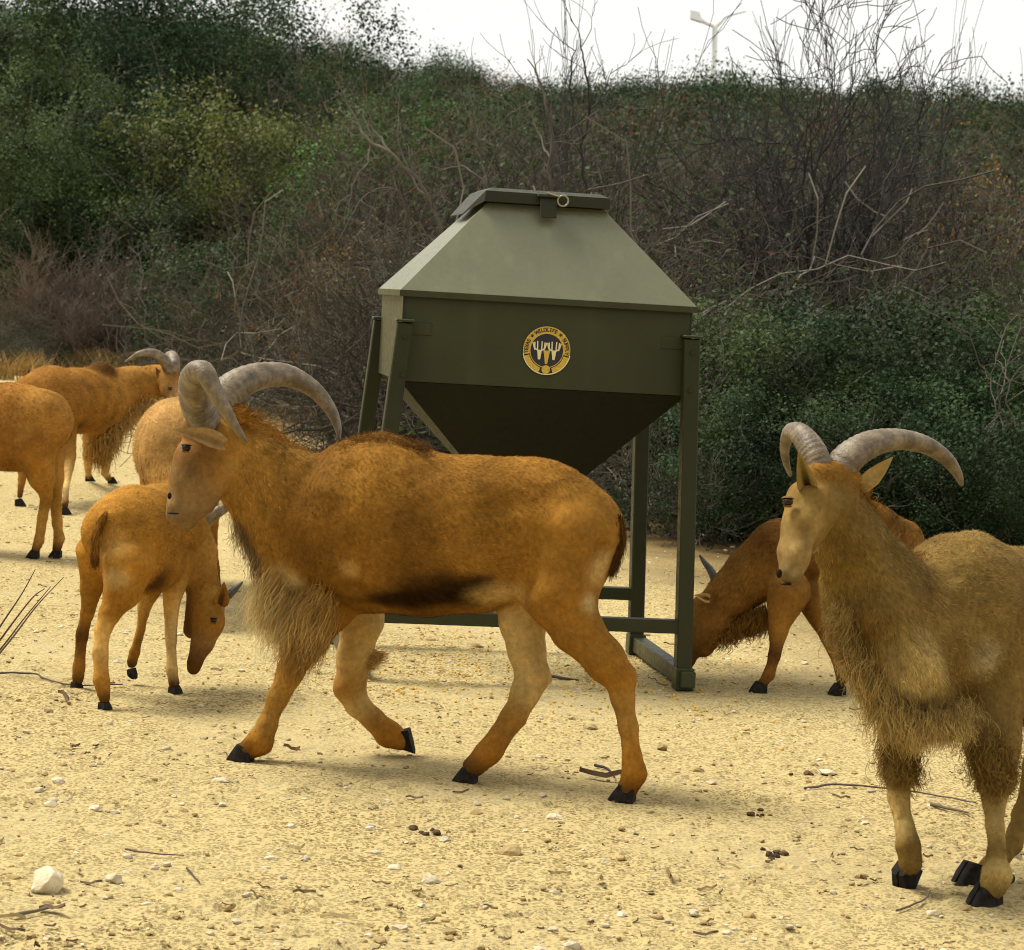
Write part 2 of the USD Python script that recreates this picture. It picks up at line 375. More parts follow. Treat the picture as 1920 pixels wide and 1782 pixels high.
def leaf_mat(name, a, b, c=None, tr=0.3):
    # leaf tone: by leaf and by plant, and in patches that put lit clumps and shaded gaps into the colour
    return mat(name, {'g': ('geometry', {}), 'o': ('object_info', {}), 'ad': ('math', {'math_type': 'multiply_add', 'value2': 0.7}), 'mu': ('math', {'math_type': 'multiply', 'value2': 0.3}),
        'n': ('noise_texture', {'scale': 1.3, 'detail': 3, 'roughness': 0.55}), 'nr': ('map_range', {'from_min': 0.32, 'from_max': 0.68, 'to_min': 0.28, 'to_max': 1.75}), 'v': ('vector_math', {'math_type': 'scale'}),
        'r': ('rgb_ramp', {'ramp': [(0.05, a), (0.55, b), (0.95, c or b)]}),
        'd': ('principled_bsdf', {'roughness': 0.6, 'specular_ior_level': 0.15}), 't': ('translucent_bsdf', {}), 'p': ('mix_closure', {'fac': tr})},
        [('o.random', 'mu.value1'), ('g.random_per_island', 'ad.value1'), ('mu.value', 'ad.value3'), ('ad.value', 'r.fac'), ('g.position', 'n.vector'), ('n.fac', 'nr.value'), ('r.color', 'v.vector1'), ('nr.result', 'v.scale'),
         ('v.vector', 'd.base_color'), ('v.vector', 't.color'), ('d.BSDF', 'p.closure1'), ('t.BSDF', 'p.closure2')], surface='p.closure')
M['leaf_dark'] = leaf_mat('leaf_dark', (0.016, 0.034, 0.012), (0.038, 0.066, 0.022), (0.085, 0.125, 0.040))
M['leaf_mid'] = leaf_mat('leaf_mid', (0.034, 0.054, 0.017), (0.066, 0.095, 0.028), (0.115, 0.145, 0.044))
M['leaf_yellow'] = leaf_mat('leaf_yellow_green', (0.065, 0.076, 0.016), (0.115, 0.130, 0.028), (0.17, 0.17, 0.040))
M['leaf_bright'] = leaf_mat('leaf_bright_green', (0.025, 0.060, 0.012), (0.055, 0.115, 0.022), (0.10, 0.165, 0.034))
M['leaf_grey'] = leaf_mat('leaf_grey_green', (0.050, 0.052, 0.030), (0.095, 0.095, 0.055), (0.15, 0.14, 0.09))
M['leaf_gold'] = leaf_mat('leaf_golden', (0.16, 0.085, 0.022), (0.30, 0.17, 0.045), (0.40, 0.26, 0.08))
M['leaf_rust'] = leaf_mat('leaf_rust', (0.10, 0.035, 0.012), (0.20, 0.075, 0.022), (0.27, 0.12, 0.04))
M['dry_grass'] = leaf_mat('dry_grass', (0.24, 0.155, 0.050), (0.40, 0.27, 0.09), (0.50, 0.36, 0.14))
# ------------------------------------------------------------------ the feeder
FY = 9.0
_base = floor_at(1287, 1316)                       # the front right foot
feeder_c = at(1026, 651, 9.02)
YAW = 9.0
HW, HD = 0.545, 0.40                               # half width, half depth of the tank
fx, fy = feeder_c[0] - HD * math.sin(math.radians(YAW)), feeder_c[1] + HD * math.cos(math.radians(YAW))
feeder = thing('game_feeder', 'olive green metal game feeder on four square legs with pyramid roof', 'feeder', (fx, fy, 0), YAW)

def sheet(quads, t=0.004):
    """closed thin plates from planar corner loops"""
    ms = []
    for q in quads:
        q = np.asarray(q, float)
        n = nrm(np.cross(q[1] - q[0], q[2] - q[0]))
        ms.append(hull(np.vstack([q, q - n * t])))
    return cat(ms)

Z0, Z1, Z2 = 1.092, 1.418, 1.765                      # tank bottom edge, eave, collar
TW, TD = 0.222, 0.19
CZ, CW, CD = 0.66, 0.12, 0.10
def ring(w, d, z): return [np.array(p) for p in ((-w, -d, z), (w, -d, z), (w, d, z), (-w, d, z))]
a, b, c, d4 = ring(HW - .008, HD - .008, Z0), ring(HW - .008, HD - .008, Z1), ring(TW, TD, Z2), ring(CW, CD, CZ)
tank = hull(ring(HW - .008, HD - .008, Z0) + ring(HW - .008, HD - .008, Z1 - .002))
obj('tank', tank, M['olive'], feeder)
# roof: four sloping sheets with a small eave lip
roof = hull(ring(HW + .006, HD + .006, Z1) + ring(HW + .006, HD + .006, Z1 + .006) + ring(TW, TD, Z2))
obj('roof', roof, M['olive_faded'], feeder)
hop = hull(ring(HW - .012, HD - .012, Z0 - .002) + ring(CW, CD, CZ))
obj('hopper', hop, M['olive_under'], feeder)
obj('spout', cat([trimesh.creation.cylinder(0.085, 0.10, sections=24, transform=trimesh.transformations.translation_matrix((0, 0, CZ - .052))),
                  trimesh.creation.cylinder(0.16, 0.012, sections=24, transform=trimesh.transformations.translation_matrix((0, 0, CZ - .112)))]), M['olive_dark'], feeder, smooth=40)
# lid over the filling hole, its edge turned down
collar = hull(ring(TW - .01, TD - .01, Z2 - .01) + ring(TW - .01, TD - .01, Z2 + .012))
obj('collar', collar, M['olive_dark'], feeder)
lid = cat([hull(ring(TW + .012, TD + .03, Z2 + .044) + ring(TW - .015, TD - .02, Z2 + .058) + ring(TW + .016, TD + .034, Z2 + .004)),
           hull([(-TW - .016, -TD - .034, Z2 + .004), (-TW - .016, TD + .034, Z2 + .004), (-TW - .012, -TD - .03, Z2 + .044), (-TW - .012, TD + .03, Z2 + .044),
                 (-TW - .085, -TD + .05, Z2 - .045), (-TW - .085, TD + .03, Z2 - .045), (-TW - .078, -TD + .05, Z2 - .035), (-TW - .078, TD + .03, Z2 - .035)])])
lid_p = obj('lid', lid, M['olive_dark'], feeder)
lt = box(0.062, 0.006, 0.085, (0.0, -TD - .048, Z2 - .006), 0.002)
lt.apply_transform(trimesh.transformations.rotation_matrix(-0.25, (1, 0, 0), (0, -TD - .04, Z2 + .03)))
latch = obj('latch', cat([lt, box(0.085, 0.05, 0.008, (0, -TD - .04, Z2 + .036), 0.002)]), M['olive_dark'], feeder)
ang = np.linspace(0, 2 * np.pi, 20)
rp = np.stack([0.052 + 0.02 * np.cos(ang), np.full(20, -TD - .062), Z2 + .022 + 0.02 * np.sin(ang)], 1)
obj('ring', tube(rp, 0.0035, 6), M['steel'], latch, smooth=True)
obj('pin', tube([(-0.01, -TD - .062, Z2 + .048), (0.04, -TD - .062, Z2 + .036)], 0.004, 6), M['steel'], latch, smooth=True)
# legs, splayed a little, each bolted over the tank's corner
LEG = 0.058
for sx, sy, top in ((-1, -1, 1.305), (1, -1, 1.305), (-1, 1, 1.30), (1, 1, 1.30)):
    t = np.array([sx * (HW - .012), sy * (HD + .026), top])
    bt = np.array([sx * (HW + .035 if sx > 0 else HW + .095), sy * (HD + .036), 0.012])
    leg = obj('leg', beam(bt, t, LEG, LEG, up=(0, -1, 0), bevel=0.004), M['olive_dark'], feeder)
    obj('bolt', trimesh.creation.cylinder(0.008, 0.008, sections=8, transform=trimesh.transformations.translation_matrix(t + [0, sy * .032, -.05]) @ trimesh.transformations.rotation_matrix(math.pi / 2, (1, 0, 0))), M['olive_dark'], leg)
    obj('bolt', trimesh.creation.cylinder(0.008, 0.008, sections=8, transform=trimesh.transformations.translation_matrix(t + [0, sy * .032, -.19]) @ trimesh.transformations.rotation_matrix(math.pi / 2, (1, 0, 0))), M['olive_dark'], leg)
    obj('leg_cap', box(LEG + .012, LEG + .012, 0.01, t + [0, 0, .008], 0.003), M['olive'], leg)
    if sy < 0:
        obj('bracket', box(0.10, 0.006, 0.045, t + [-sx * .055, .034, -.02], 0.002), M['olive'], leg)
    obj('foot', box(0.068, 0.075, 0.082, bt + [0, 0, .03], 0.003), M['olive'], feeder)
HB = HW + .042
rz = 0.235
obj('front_rail', beam((-HB - .03, -HD - .034, rz), (HB, -HD - .034, rz), 0.05, 0.05), M['olive_dark'], feeder)
obj('rear_rail', beam((-HB - .03, HD + .034, rz + .012), (HB, HD + .034, rz + .012), 0.05, 0.05), M['olive_dark'], feeder)
for sx in (-1, 1):
    obj('skid', beam((sx * HB - (.05 if sx < 0 else 0), -HD - .10, 0.045), (sx * HB - (.05 if sx < 0 else 0), HD + .10, 0.045), 0.055, 0.06), M['olive'], feeder)

for sx in (-1, 1):                                   # welded seams down the corners of the tank
    obj('weld', tube([(sx * (HW - .009), -HD + .009, Z0), (sx * (HW - .009), -HD + .009, Z1)], 0.004, 6), M['olive_dark'], feeder)
obj('eave_lip', cat([box(2 * HW + .016, 0.004, 0.022, (0, -HD - .007, Z1 - .006)), box(0.004, 2 * HD + .01, 0.022, (-HW - .007, 0, Z1 - .006))]), M['olive'], feeder)
# round decal in the middle of the front: gold band with lettering, deer skulls with antlers, banner
DEC = (0.0, -HD + .008 - .0005, 1.232)
dec = tag(stage.DefinePrim('/World/game_feeder/decal', 'Xform'), 'round gold and black maker decal with deer skulls')
def on_front(m, dy):
    m = m.copy()
    T = np.array([[1, 0, 0, DEC[0]], [0, 0, -1, DEC[1] - dy], [0, 1, 0, DEC[2]], [0, 0, 0, 1.0]])
    m.apply_transform(T)
    return m
def disc(r0, r1, a0=0, a1=360, t=0.0012):
    from shapely.geometry import Polygon
    g = np.radians(np.linspace(a0, a1, 60))
    o = np.stack([r1 * np.cos(g), r1 * np.sin(g)], 1)
    if r0 <= 0:
        P = Polygon(o)
    elif a1 - a0 >= 360:
        P = Polygon(o).buffer(0).difference(Polygon(np.stack([r0 * np.cos(g), r0 * np.sin(g)], 1)).buffer(0))
    else:
        P = Polygon(np.vstack([o, np.stack([r0 * np.cos(g), r0 * np.sin(g)], 1)[::-1]]))
    return trimesh.creation.extrude_polygon(P, t, engine='earcut')
DR = 0.090
obj('backing', on_front(disc(0, DR), 0.0), M['decal_black'], dec)
obj('band', on_front(disc(0.064, DR - .002, -12, 192), 0.0013), M['gold'], dec)
obj('banner', on_front(disc(0.067, DR - .003, 196, 252), 0.0013), M['gold'], dec)
obj('banner', on_front(disc(0.067, DR - .003, 288, 344), 0.0013), M['gold'], dec)
obj('rim', on_front(disc(DR - .004, DR, 190, 350), 0.0026), M['decal_cream'], dec)
obj('inner_rim', on_front(disc(0.061, 0.064), 0.0013), M['gold'], dec)
letters = []
txt = 'TEXAS * WILDLIFE * SUPPLY'
for i, ch in enumerate(txt):
    th = math.radians(186 - 192 * i / (len(txt) - 1))
    if ch == ' ':
        continue
    if ch == '*':
        g = np.radians(90 + np.arange(10) * 36)
        rr = np.where(np.arange(10) % 2 == 0, 0.008, 0.0035)
        from shapely.geometry import Polygon
        lm = trimesh.creation.extrude_polygon(Polygon(np.stack([rr * np.cos(g), rr * np.sin(g)], 1)), 0.001, engine='earcut')
    else:
        lm = meshkit.text_mesh(ch, 0.0135, 0.001, bold=True)
        lm.apply_translation(np.append(-lm.bounds.mean(0)[:2], 0))
    lm.apply_transform(trimesh.transformations.rotation_matrix(th - math.pi / 2, (0, 0, 1)))
    lm.apply_translation((0.0765 * math.cos(th), 0.0765 * math.sin(th), 0))
    letters.append(on_front(lm, 0.0026))
obj('lettering', cat(letters), M['decal_black'], dec)
def flat(poly, dy, t=0.001):
    return on_front(trimesh.creation.extrude_polygon(poly, t, engine='earcut'), dy)
from shapely.geometry import LineString
from shapely import affinity, union_all
ant = []
for s in (-1, 1):
    cx = s * 0.027
    beamL = LineString([(cx - .006, -.002), (cx - .02, .008), (cx - .025, .026)])
    beamR = LineString([(cx + .006, -.002), (cx + .02, .008), (cx + .025, .026)])
    tines = [LineString([(cx + k * .011, .002), (cx + k * .012, .034 - .004 * abs(k))]) for k in (-1.6, -.7, .7, 1.6)]
    ant += [g.buffer(.0022) for g in [beamL, beamR] + tines]
    ant.append(Polygon([(cx - .009, .001), (cx + .009, .001), (cx + .004, -.034), (cx - .004, -.034)]))
obj('antlers', cat([flat(g, 0.0013) for g in getattr(union_all(ant), 'geoms', [union_all(ant)])]), M['decal_cream'], dec)
obj('skull', flat(Polygon([(-.013, .0), (.013, .0), (.009, -.018), (.004, -.05), (-.004, -.05), (-.009, -.018)]), 0.0026), M['gold'], dec)
obj('rosette', flat(LineString([(0, -.070), (0, -.0701)]).buffer(.0155), 0.0026), M['gold'], dec)
# ------------------------------------------------------------------ animals: one continuous skin over rounded bones
def surface_nets(D, org, h):
    s = D < 0
    nx, ny, nz = D.shape
    cnt = np.zeros((nx - 1, ny - 1, nz - 1), np.int16)
    cs = [(i, j, k) for i in (0, 1) for j in (0, 1) for k in (0, 1)]
    for i, j, k in cs:
        cnt += s[i:nx - 1 + i, j:ny - 1 + j, k:nz - 1 + k]
    act = np.argwhere((cnt > 0) & (cnt < 8))
    vals = {c: D[act[:, 0] + c[0], act[:, 1] + c[1], act[:, 2] + c[2]] for c in cs}
    acc, n = np.zeros((len(act), 3)), np.zeros(len(act))
    for a in cs:
        for ax in range(3):
            if a[ax] == 0:
                b = list(a); b[ax] = 1; b = tuple(b)
                va, vb = vals[a], vals[b]
                x = (va < 0) != (vb < 0)
                t = np.where(x, va / np.where(x, va - vb, 1), 0)
                p = np.tile(np.array(a, float), (len(act), 1))
                p[:, ax] += t
                acc += np.where(x[:, None], p, 0)
                n += x
    V = org + h * (act + acc / n[:, None])
    idx = np.full(cnt.shape, -1, np.int64)
    idx[act[:, 0], act[:, 1], act[:, 2]] = np.arange(len(act))
    F = []
    for ax in range(3):
        o1, o2 = [(1, 2), (2, 0), (0, 1)][ax]
        sl = [slice(1, -1)] * 3
        sl[ax] = slice(0, -1)
        a = s[tuple(sl)]
        sl2 = list(sl); sl2[ax] = slice(1, None)
        b = s[tuple(sl2)]
        e = np.argwhere(a != b)
        pos = e + np.array([1 if q != ax else 0 for q in range(3)])
        def cell(d1, d2):
            c = pos.copy(); c[:, o1] -= d1; c[:, o2] -= d2
            return idx[c[:, 0], c[:, 1], c[:, 2]]
        q = np.stack([cell(1, 1), cell(0, 1), cell(0, 0), cell(1, 0)], 1)
        flip = ~a[e[:, 0], e[:, 1], e[:, 2]]
        q[flip] = q[flip][:, ::-1]
        F.append(q)
    q = np.vstack(F)
    return V, np.vstack([q[:, [0, 1, 2]], q[:, [0, 2, 3]]])

TAWNY, TAWNY2, BACK = (0.262, 0.124, 0.020), (0.330, 0.172, 0.036), (0.165, 0.075, 0.013)
ORANGE, PALE, CREAM, STRIPE, UMBER = (0.310, 0.136, 0.018), (0.48, 0.32, 0.115), (0.56, 0.44, 0.20), (0.026, 0.012, 0.004), (0.085, 0.038, 0.010)
GREY = (0.215, 0.128, 0.050)

def relax(V, F, n=6):
    from scipy.sparse import coo_matrix, diags
    e = np.vstack([F[:, [0, 1]], F[:, [1, 2]], F[:, [2, 0]]])
    W = coo_matrix((np.ones(len(e)), (e[:, 0], e[:, 1])), shape=(len(V), len(V))).tocsr()
    W = ((W + W.T) > 0).astype(float)
    W = diags(1 / np.maximum(np.asarray(W.sum(1)).ravel(), 1)) @ W
    for _ in range(n):
        V = V + 0.5 * (W @ V - V)
        V = V - 0.51 * (W @ V - V)
    return V

class Beast:
    def __init__(self, name, label, cat, origin, group=None, h=0.010):
        self.root = thing(name, label, cat, origin, group=group)
        self.o = np.asarray(origin, float)
        self.b, self.h, self.paint, self.dents = [], h, [], []

    def bone(self, p0, p1, r0, r1, c0, c1=None, k=0.02, lat=None, s=1.0, fur=1.0, flow=None):
        p0, p1 = np.asarray(p0, float), np.asarray(p1, float)
        k = min(k, 0.55 * min(r0, r1))
        r0, r1 = r0 - 0.22 * k, r1 - 0.22 * k
        self.b.append(dict(a=p0, b=p1, ra=r0, rb=r1, ca=np.array(c0), cb=np.array(c1 if c1 is not None else c0), k=k, lat=lat, s=s, fur=fur,
                           flow=nrm(p1 - p0) if flow is None else nrm(flow)))

    def chain(self, J, cols, k=0.02, lat=None, s=1.0, fur=1.0):
        """J: rows (px, py, distance, radius in photo pixels)"""
        P = [at(*j[:3]) for j in J]
        R = [j[3] * j[2] / FPX for j in J]
        if not isinstance(cols, list):
            cols = [cols] * len(J)
        for i in range(len(J) - 1):
            self.bone(P[i], P[i + 1], R[i], R[i + 1], cols[i], cols[i + 1], k, lat, s, fur)
        return P

    def leg(self, J, hoof_px, D0, cols, k=0.018, lat=None, fur=0.5, lift=None):
        """J: rows (px, py, r) from body to pastern; distance runs from D0 to the hoof's own"""
        g = floor_at(*hoof_px)
        D1 = g[1] if lift is None else lift
        n = len(J)
        L = np.array([0] + list(np.cumsum([math.hypot(J[i + 1][0] - J[i][0], J[i + 1][1] - J[i][1]) for i in range(n - 1)])))
        L = L / (L[-1] + 25)
        rows = [(J[i][0], J[i][1], D0 + (D1 - D0) * min(1, L[i] * 1.15), J[i][2]) for i in range(n)]
        if not isinstance(cols, list):
            cols = [cols] * n
        cols = [cols[min(i, len(cols) - 1)] for i in range(n)]
        self.chain(rows, cols, k, lat, 1.0, fur)
        return at(hoof_px[0], hoof_px[1], D1), D1

    def blob(self, px, py, D, r_px, col, strength=1.0, stretch=None):
        self.paint.append((at(px, py, D), r_px * D / FPX, np.array(col), strength, stretch))

    def dent(self, pts, r_px, depth):
        """a hollow (or, depth < 0, a swelling) along a line of (px, py, D)"""
        P = spline(np.array([at(*q) for q in pts]), 30) if len(pts) > 1 else np.array([at(*pts[0])])
        self.dents.append((P, r_px * pts[0][2] / FPX, depth))

    def field(self, X, want=False):
        out = None
        ds = []
        for b in self.b:
            d = self.dist(b, X)
            ds.append(d)
        return np.array(ds)

    @staticmethod
    def dist(b, X):
        a, c = b['a'], b['b']
        if b['lat'] is not None and b['s'] != 1.0:
            L, q = b['lat'], 1 / b['s'] - 1
            X = X + (X @ L)[..., None] * L * q
            a, c = a + (a @ L) * L * q, c + (c @ L) * L * q
        ab = c - a
        t = np.clip(((X - a) @ ab) / (ab @ ab + 1e-9), 0, 1)
        return np.linalg.norm(X - a - t[..., None] * ab, axis=-1) - (b['ra'] + (b['rb'] - b['ra']) * t)

    def build(self, bump=0.004, seed=1):
        h = self.h
        lo = np.min([np.minimum(b['a'] - b['ra'], b['b'] - b['rb']) for b in self.b], 0) - 4 * h
        hi = np.max([np.maximum(b['a'] + b['ra'], b['b'] + b['rb']) for b in self.b], 0) + 4 * h
        n = np.ceil((hi - lo) / h).astype(int) + 1
        D = np.full(n, 0.2, np.float32)
        ax = [lo[i] + h * np.arange(n[i]) for i in range(3)]
        for b in self.b:
            m = b['k'] * 1.5 + 3 * h
            l = np.minimum(b['a'] - b['ra'], b['b'] - b['rb']) - m
            u = np.maximum(b['a'] + b['ra'], b['b'] + b['rb']) + m
            sl = tuple(slice(max(0, int((l[i] - lo[i]) / h)), min(n[i], int((u[i] - lo[i]) / h) + 2)) for i in range(3))
            X = np.stack(np.meshgrid(*[ax[i][sl[i]] for i in range(3)], indexing='ij'), -1)
            d = self.dist(b, X)
            e = D[sl]
            q = np.maximum(b['k'] - np.abs(e - d), 0) / b['k']
            D[sl] = np.minimum(e, d) - q * q * b['k'] * 0.25
        V, F = surface_nets(D, lo, h)
        m = trimesh.Trimesh(V, F, process=False)
        parts = trimesh.graph.connected_components(m.face_adjacency, nodes=np.arange(len(F)), min_len=1)
        if len(parts) > 1:
            keep = max(parts, key=len)
            m.update_faces(np.isin(np.arange(len(F)), keep))
            m.remove_unreferenced_vertices()
        V = relax(np.array(m.vertices), np.array(m.faces))
        ds = np.array([self.dist(b, V) for b in self.b])
        W = np.exp(-np.clip(ds, 0, None) / 0.011 - np.clip(ds, None, 0) / 0.06)
        W /= W.sum(0)
        col, fur, flow = np.zeros((len(V), 3)), np.zeros(len(V)), np.zeros((len(V), 3))
        for w, b in zip(W, self.b):
            ab = b['b'] - b['a']
            t = np.clip(((V - b['a']) @ ab) / (ab @ ab + 1e-9), 0, 1)[:, None]
            col += w[:, None] * (b['ca'] * (1 - t) + b['cb'] * t)
            fur += w * b['fur']
            flow += w[:, None] * b['flow']
        for p, r, c, st, stretch in self.paint:
            d = V - p
            if stretch is not None:
                ax_, q = nrm(stretch[0]), stretch[1]
                d = d - (d @ ax_)[:, None] * ax_ * (1 - 1 / q)
            rr = np.linalg.norm(d, axis=1) / r + 0.5 * (meshkit.fbm(V * 18, 3, 9) - 0.5)
            w = st * np.clip(1.25 - rr, 0, 1)[:, None] ** 1.0
            w = w * w * (3 - 2 * w)
            col = col * (1 - w) + c * w
        nv = np.array(m.vertex_normals)
        # under the body the hair is paler and the skin is not perfectly smooth
        V = V + nv * ((meshkit.fbm(V * 14.0, 3, seed) - 0.5) * 2 * bump)[:, None]
        for P, r, dp in self.dents:
            q = cKDTree(P).query(V, distance_upper_bound=r * 2.2)[0] / r
            V = V - nv * (dp * np.exp(-np.minimum(q, 9) ** 2 * 1.2))[:, None]
        m.vertices = V
        self.V, self.Fc, self.col, self.fur, self.flow = V, np.array(m.faces), np.clip(col, 0.004, 1), fur, flow
        self.N = np.array(m.vertex_normals)
        raw_mesh(numbered(f'{self.root.GetPath()}/body'), V - self.o, self.Fc, M['coat'], self.N, self.col)
        return self

    def furcoat(self, n, length=0.022, width=0.0016, lift=0.35, down=0.45, seed=1, jit=0.35, name='coat'):
        """short hair: one thin blade per hair, lying along the body"""
        rg = np.random.default_rng(seed)
        v0, v1, v2 = (self.V[self.Fc[:, i]] for i in range(3))
        A = np.linalg.norm(np.cross(v1 - v0, v2 - v0), axis=1) * (0.5 + 0.6 / (0.25 + self.fur[self.Fc[:, 0]]))
        f = rg.choice(len(A), n, p=A / A.sum())
        u, v = rg.random(n), rg.random(n)
        s = u + v > 1
        u[s], v[s] = 1 - u[s], 1 - v[s]
        w = np.stack([1 - u - v, u, v], 1)
        I = self.Fc[f]
        mixv = lambda X: (X[I] * (w[..., None] if X.ndim > 1 else w)).sum(1)
        P, N, C, fl, L = mixv(self.V), mixv(self.N), mixv(self.col), mixv(self.flow), mixv(self.fur)
        N /= np.linalg.norm(N, axis=1, keepdims=True)
        fl = fl + np.array([0, 0, -down]) + jit * rg.normal(size=(n, 3)) + 0.9 * (np.stack([meshkit.fbm(P * 7, 2, q) for q in (1, 2, 3)], 1) - 0.5)
        fl -= (fl * N).sum(1)[:, None] * N
        fl /= np.linalg.norm(fl, axis=1, keepdims=True) + 1e-9
        L = length * np.clip(L, 0.22, 3) * rg.uniform(0.6, 1.3, n)
        d = nrm_rows(fl + N * lift * rg.uniform(0.5, 1.4, n)[:, None])
        side = nrm_rows(np.cross(d, N) + 0.35 * rg.normal(size=(n, 3)))
        wd = (width * rg.uniform(0.7, 1.3, n) * np.clip(L / length, 0.5, 1.2))[:, None]
        tip = P + nrm_rows(d + np.array([0, 0, -0.12])) * L[:, None]
        root = P - N * 0.0015
        V = np.stack([root - side * wd, root + side * wd, tip], 1)
        g = np.cross(V[:, 1] - V[:, 0], V[:, 2] - V[:, 0])
        flip = (g * N).sum(1) < 0
        V[flip] = V[flip][:, [1, 0, 2]]
        V = V.reshape(-1, 3)
        F = np.arange(3 * n).reshape(-1, 3)
        Nn = np.repeat(nrm_rows(N + d * 0.25), 3, 0)
        tone = np.exp(rg.normal(0, 0.30, n))[:, None] * (0.35 + 1.3 * meshkit.fbm(P * np.array([22, 22, 13]), 4, 21))[:, None]
        CC = np.repeat(np.clip(C * tone, 0, 1), 3, 0)
        CC[2::3] *= 1.10
        p = raw_mesh(numbered(f'{self.root.GetPath()}/{name}'), V - self.o, F, M['hair'], Nn, np.clip(CC, 0, 1))
        tag(p, kind='stuff')
        return self

    def strands(self, name, roots, dirs, lens, cols, width=0.0015, sag=0.6, wave=0.012, seed=3, npt=6, clump=0.5, root=None):
        """long hair as curves: roots n x 3, first direction n x 3, length n, colour n x 3"""
        rg = np.random.default_rng(seed)
        n = len(roots)
        roots, d = np.asarray(roots, float), nrm_rows(np.asarray(dirs, float) + 0.12 * rg.normal(size=(n, 3)))
        P = [roots]
        cur = roots.copy()
        lk = np.round(roots / 0.035)                                   # hairs hang in locks
        lockn = np.stack([meshkit.noise(lk * 3.7 + q * 17.3, q) for q in range(3)], 1) - 0.5
        for i in range(1, npt):
            t = i / (npt - 1)
            d = nrm_rows(d + np.array([0, 0, -sag / npt * 2.2]) + clump * lockn * 0.5 + 0.05 * rg.normal(size=(n, 3)))
            cur = cur + d * (lens / (npt - 1))[:, None]
            P.append(cur + wave * t * np.sin(lockn * 30 + t * 5))
        P = np.stack(P, 1)
        c = UsdGeom.BasisCurves.Define(stage, numbered(f'{self.root.GetPath()}/{name}'))
        c.CreateTypeAttr('linear')
        c.CreateCurveVertexCountsAttr(Vt.IntArray.FromNumpy(np.full(n, npt, np.int32)))
        c.CreatePointsAttr(Vt.Vec3fArray.FromNumpy((P - self.o).reshape(-1, 3).astype(np.float32)))
        wd = width * rg.uniform(0.6, 1.3, n)[:, None] * np.linspace(1, 0.25, npt)[None] ** 0.8
        c.CreateWidthsAttr(Vt.FloatArray.FromNumpy(wd.ravel().astype(np.float32)))
        c.SetWidthsInterpolation('vertex')
        tone = np.exp(rg.normal(0, 0.2, n))[:, None] * (1 + 0.5 * lockn[:, :1])
        CC = np.repeat(np.clip(np.asarray(cols) * tone, 0, 1)[:, None], npt, 1)
        if root is not None:                                          # rooted in the body's colour, paler towards the tip
            w = np.clip(np.linspace(0, 1, npt) / 0.6, 0, 1)[None, :, None]
            CC = CC * w + (np.asarray(root) * tone[:, :, None]) * (1 - w)
        CC = CC.reshape(-1, 3)
        UsdGeom.PrimvarsAPI(c).CreatePrimvar('coat', Sdf.ValueTypeNames.Color3fArray, 'vertex').Set(Vt.Vec3fArray.FromNumpy(CC.astype(np.float32)))
        UsdShade.MaterialBindingAPI.Apply(c.GetPrim()).Bind(M['hair'])
        return c.GetPrim()

    def mane(self, name, path, n, radius, dirs, length, col, seed=3, **kw):
        """hair rooted around a path of (px, py, D); dirs and length given at its ends"""
        rg = np.random.default_rng(seed)
        P = spline(np.array([at(*p) for p in path]), 60)
        t = rg.random(n)
        R = P[(t * 59).astype(int)] + rg.normal(size=(n, 3)) * np.asarray(radius)
        d0, d1 = np.asarray(dirs[0], float), np.asarray(dirs[1], float)
        d = d0 * (1 - t)[:, None] + d1 * t[:, None]
        ln = (length[0] * (1 - t) + length[1] * t) * rg.uniform(0.25, 1.15, n)
        c0, c1 = np.asarray(col[0]), np.asarray(col[1])
        return self.strands(name, R, d, ln, c0 * (1 - t)[:, None] + c1 * t[:, None], seed=seed, **kw)

    def horn(self, pts, mat='horn', ridges=26, depth=0.028, sides=14):
        """pts: rows (px, py, D, radius in px), base to tip"""
        Q = np.array([np.append(at(*p[:3]), p[3] * p[2] / FPX) for p in pts])
        S = spline(Q, 110)
        P, r = S[:, :3], np.maximum(S[:, 3], 0.0015)
        s = np.append(0, np.cumsum(np.linalg.norm(np.diff(P, axis=0), axis=1)))
        s /= s[-1]
        rid = 1 + depth * np.clip(1.15 - s, 0, 1) * np.sin(2 * np.pi * ridges * s ** 0.85 + 1.5 * np.sin(9 * s)) * (0.6 + 0.8 * meshkit.noise(np.stack([s * 40, s * 0, s * 0], 1), 4))
        T, A, B = frames(P)
        g = np.arange(sides) * 2 * np.pi / sides
        prof = 1 + 0.06 * np.cos(3 * g) - 0.05 * np.cos(2 * g)
        V = P[:, None] + (r * rid)[:, None, None] * prof[None, :, None] * (np.cos(g)[None, :, None] * A[:, None] + 0.88 * np.sin(g)[None, :, None] * B[:, None])
        i, j = np.meshgrid(np.arange(len(P) - 1), np.arange(sides), indexing='ij')
        a, b = (i * sides + j).ravel(), (i * sides + (j + 1) % sides).ravel()
        F = np.vstack([np.stack([a, b, b + sides], 1), np.stack([a, b + sides, a + sides], 1)])
        V = np.vstack([V.reshape(-1, 3), P[-1] + T[-1] * r[-1], P[0]])
        n = len(V)
        k = np.arange(sides)
        e = (len(P) - 1) * sides
        F = np.vstack([F, np.stack([np.full(sides, n - 2), e + k, e + (k + 1) % sides], 1), np.stack([np.full(sides, n - 1), (k + 1) % sides, k], 1)])
        return obj('horn', (V - self.o, F), M[mat], self.root, smooth=True)

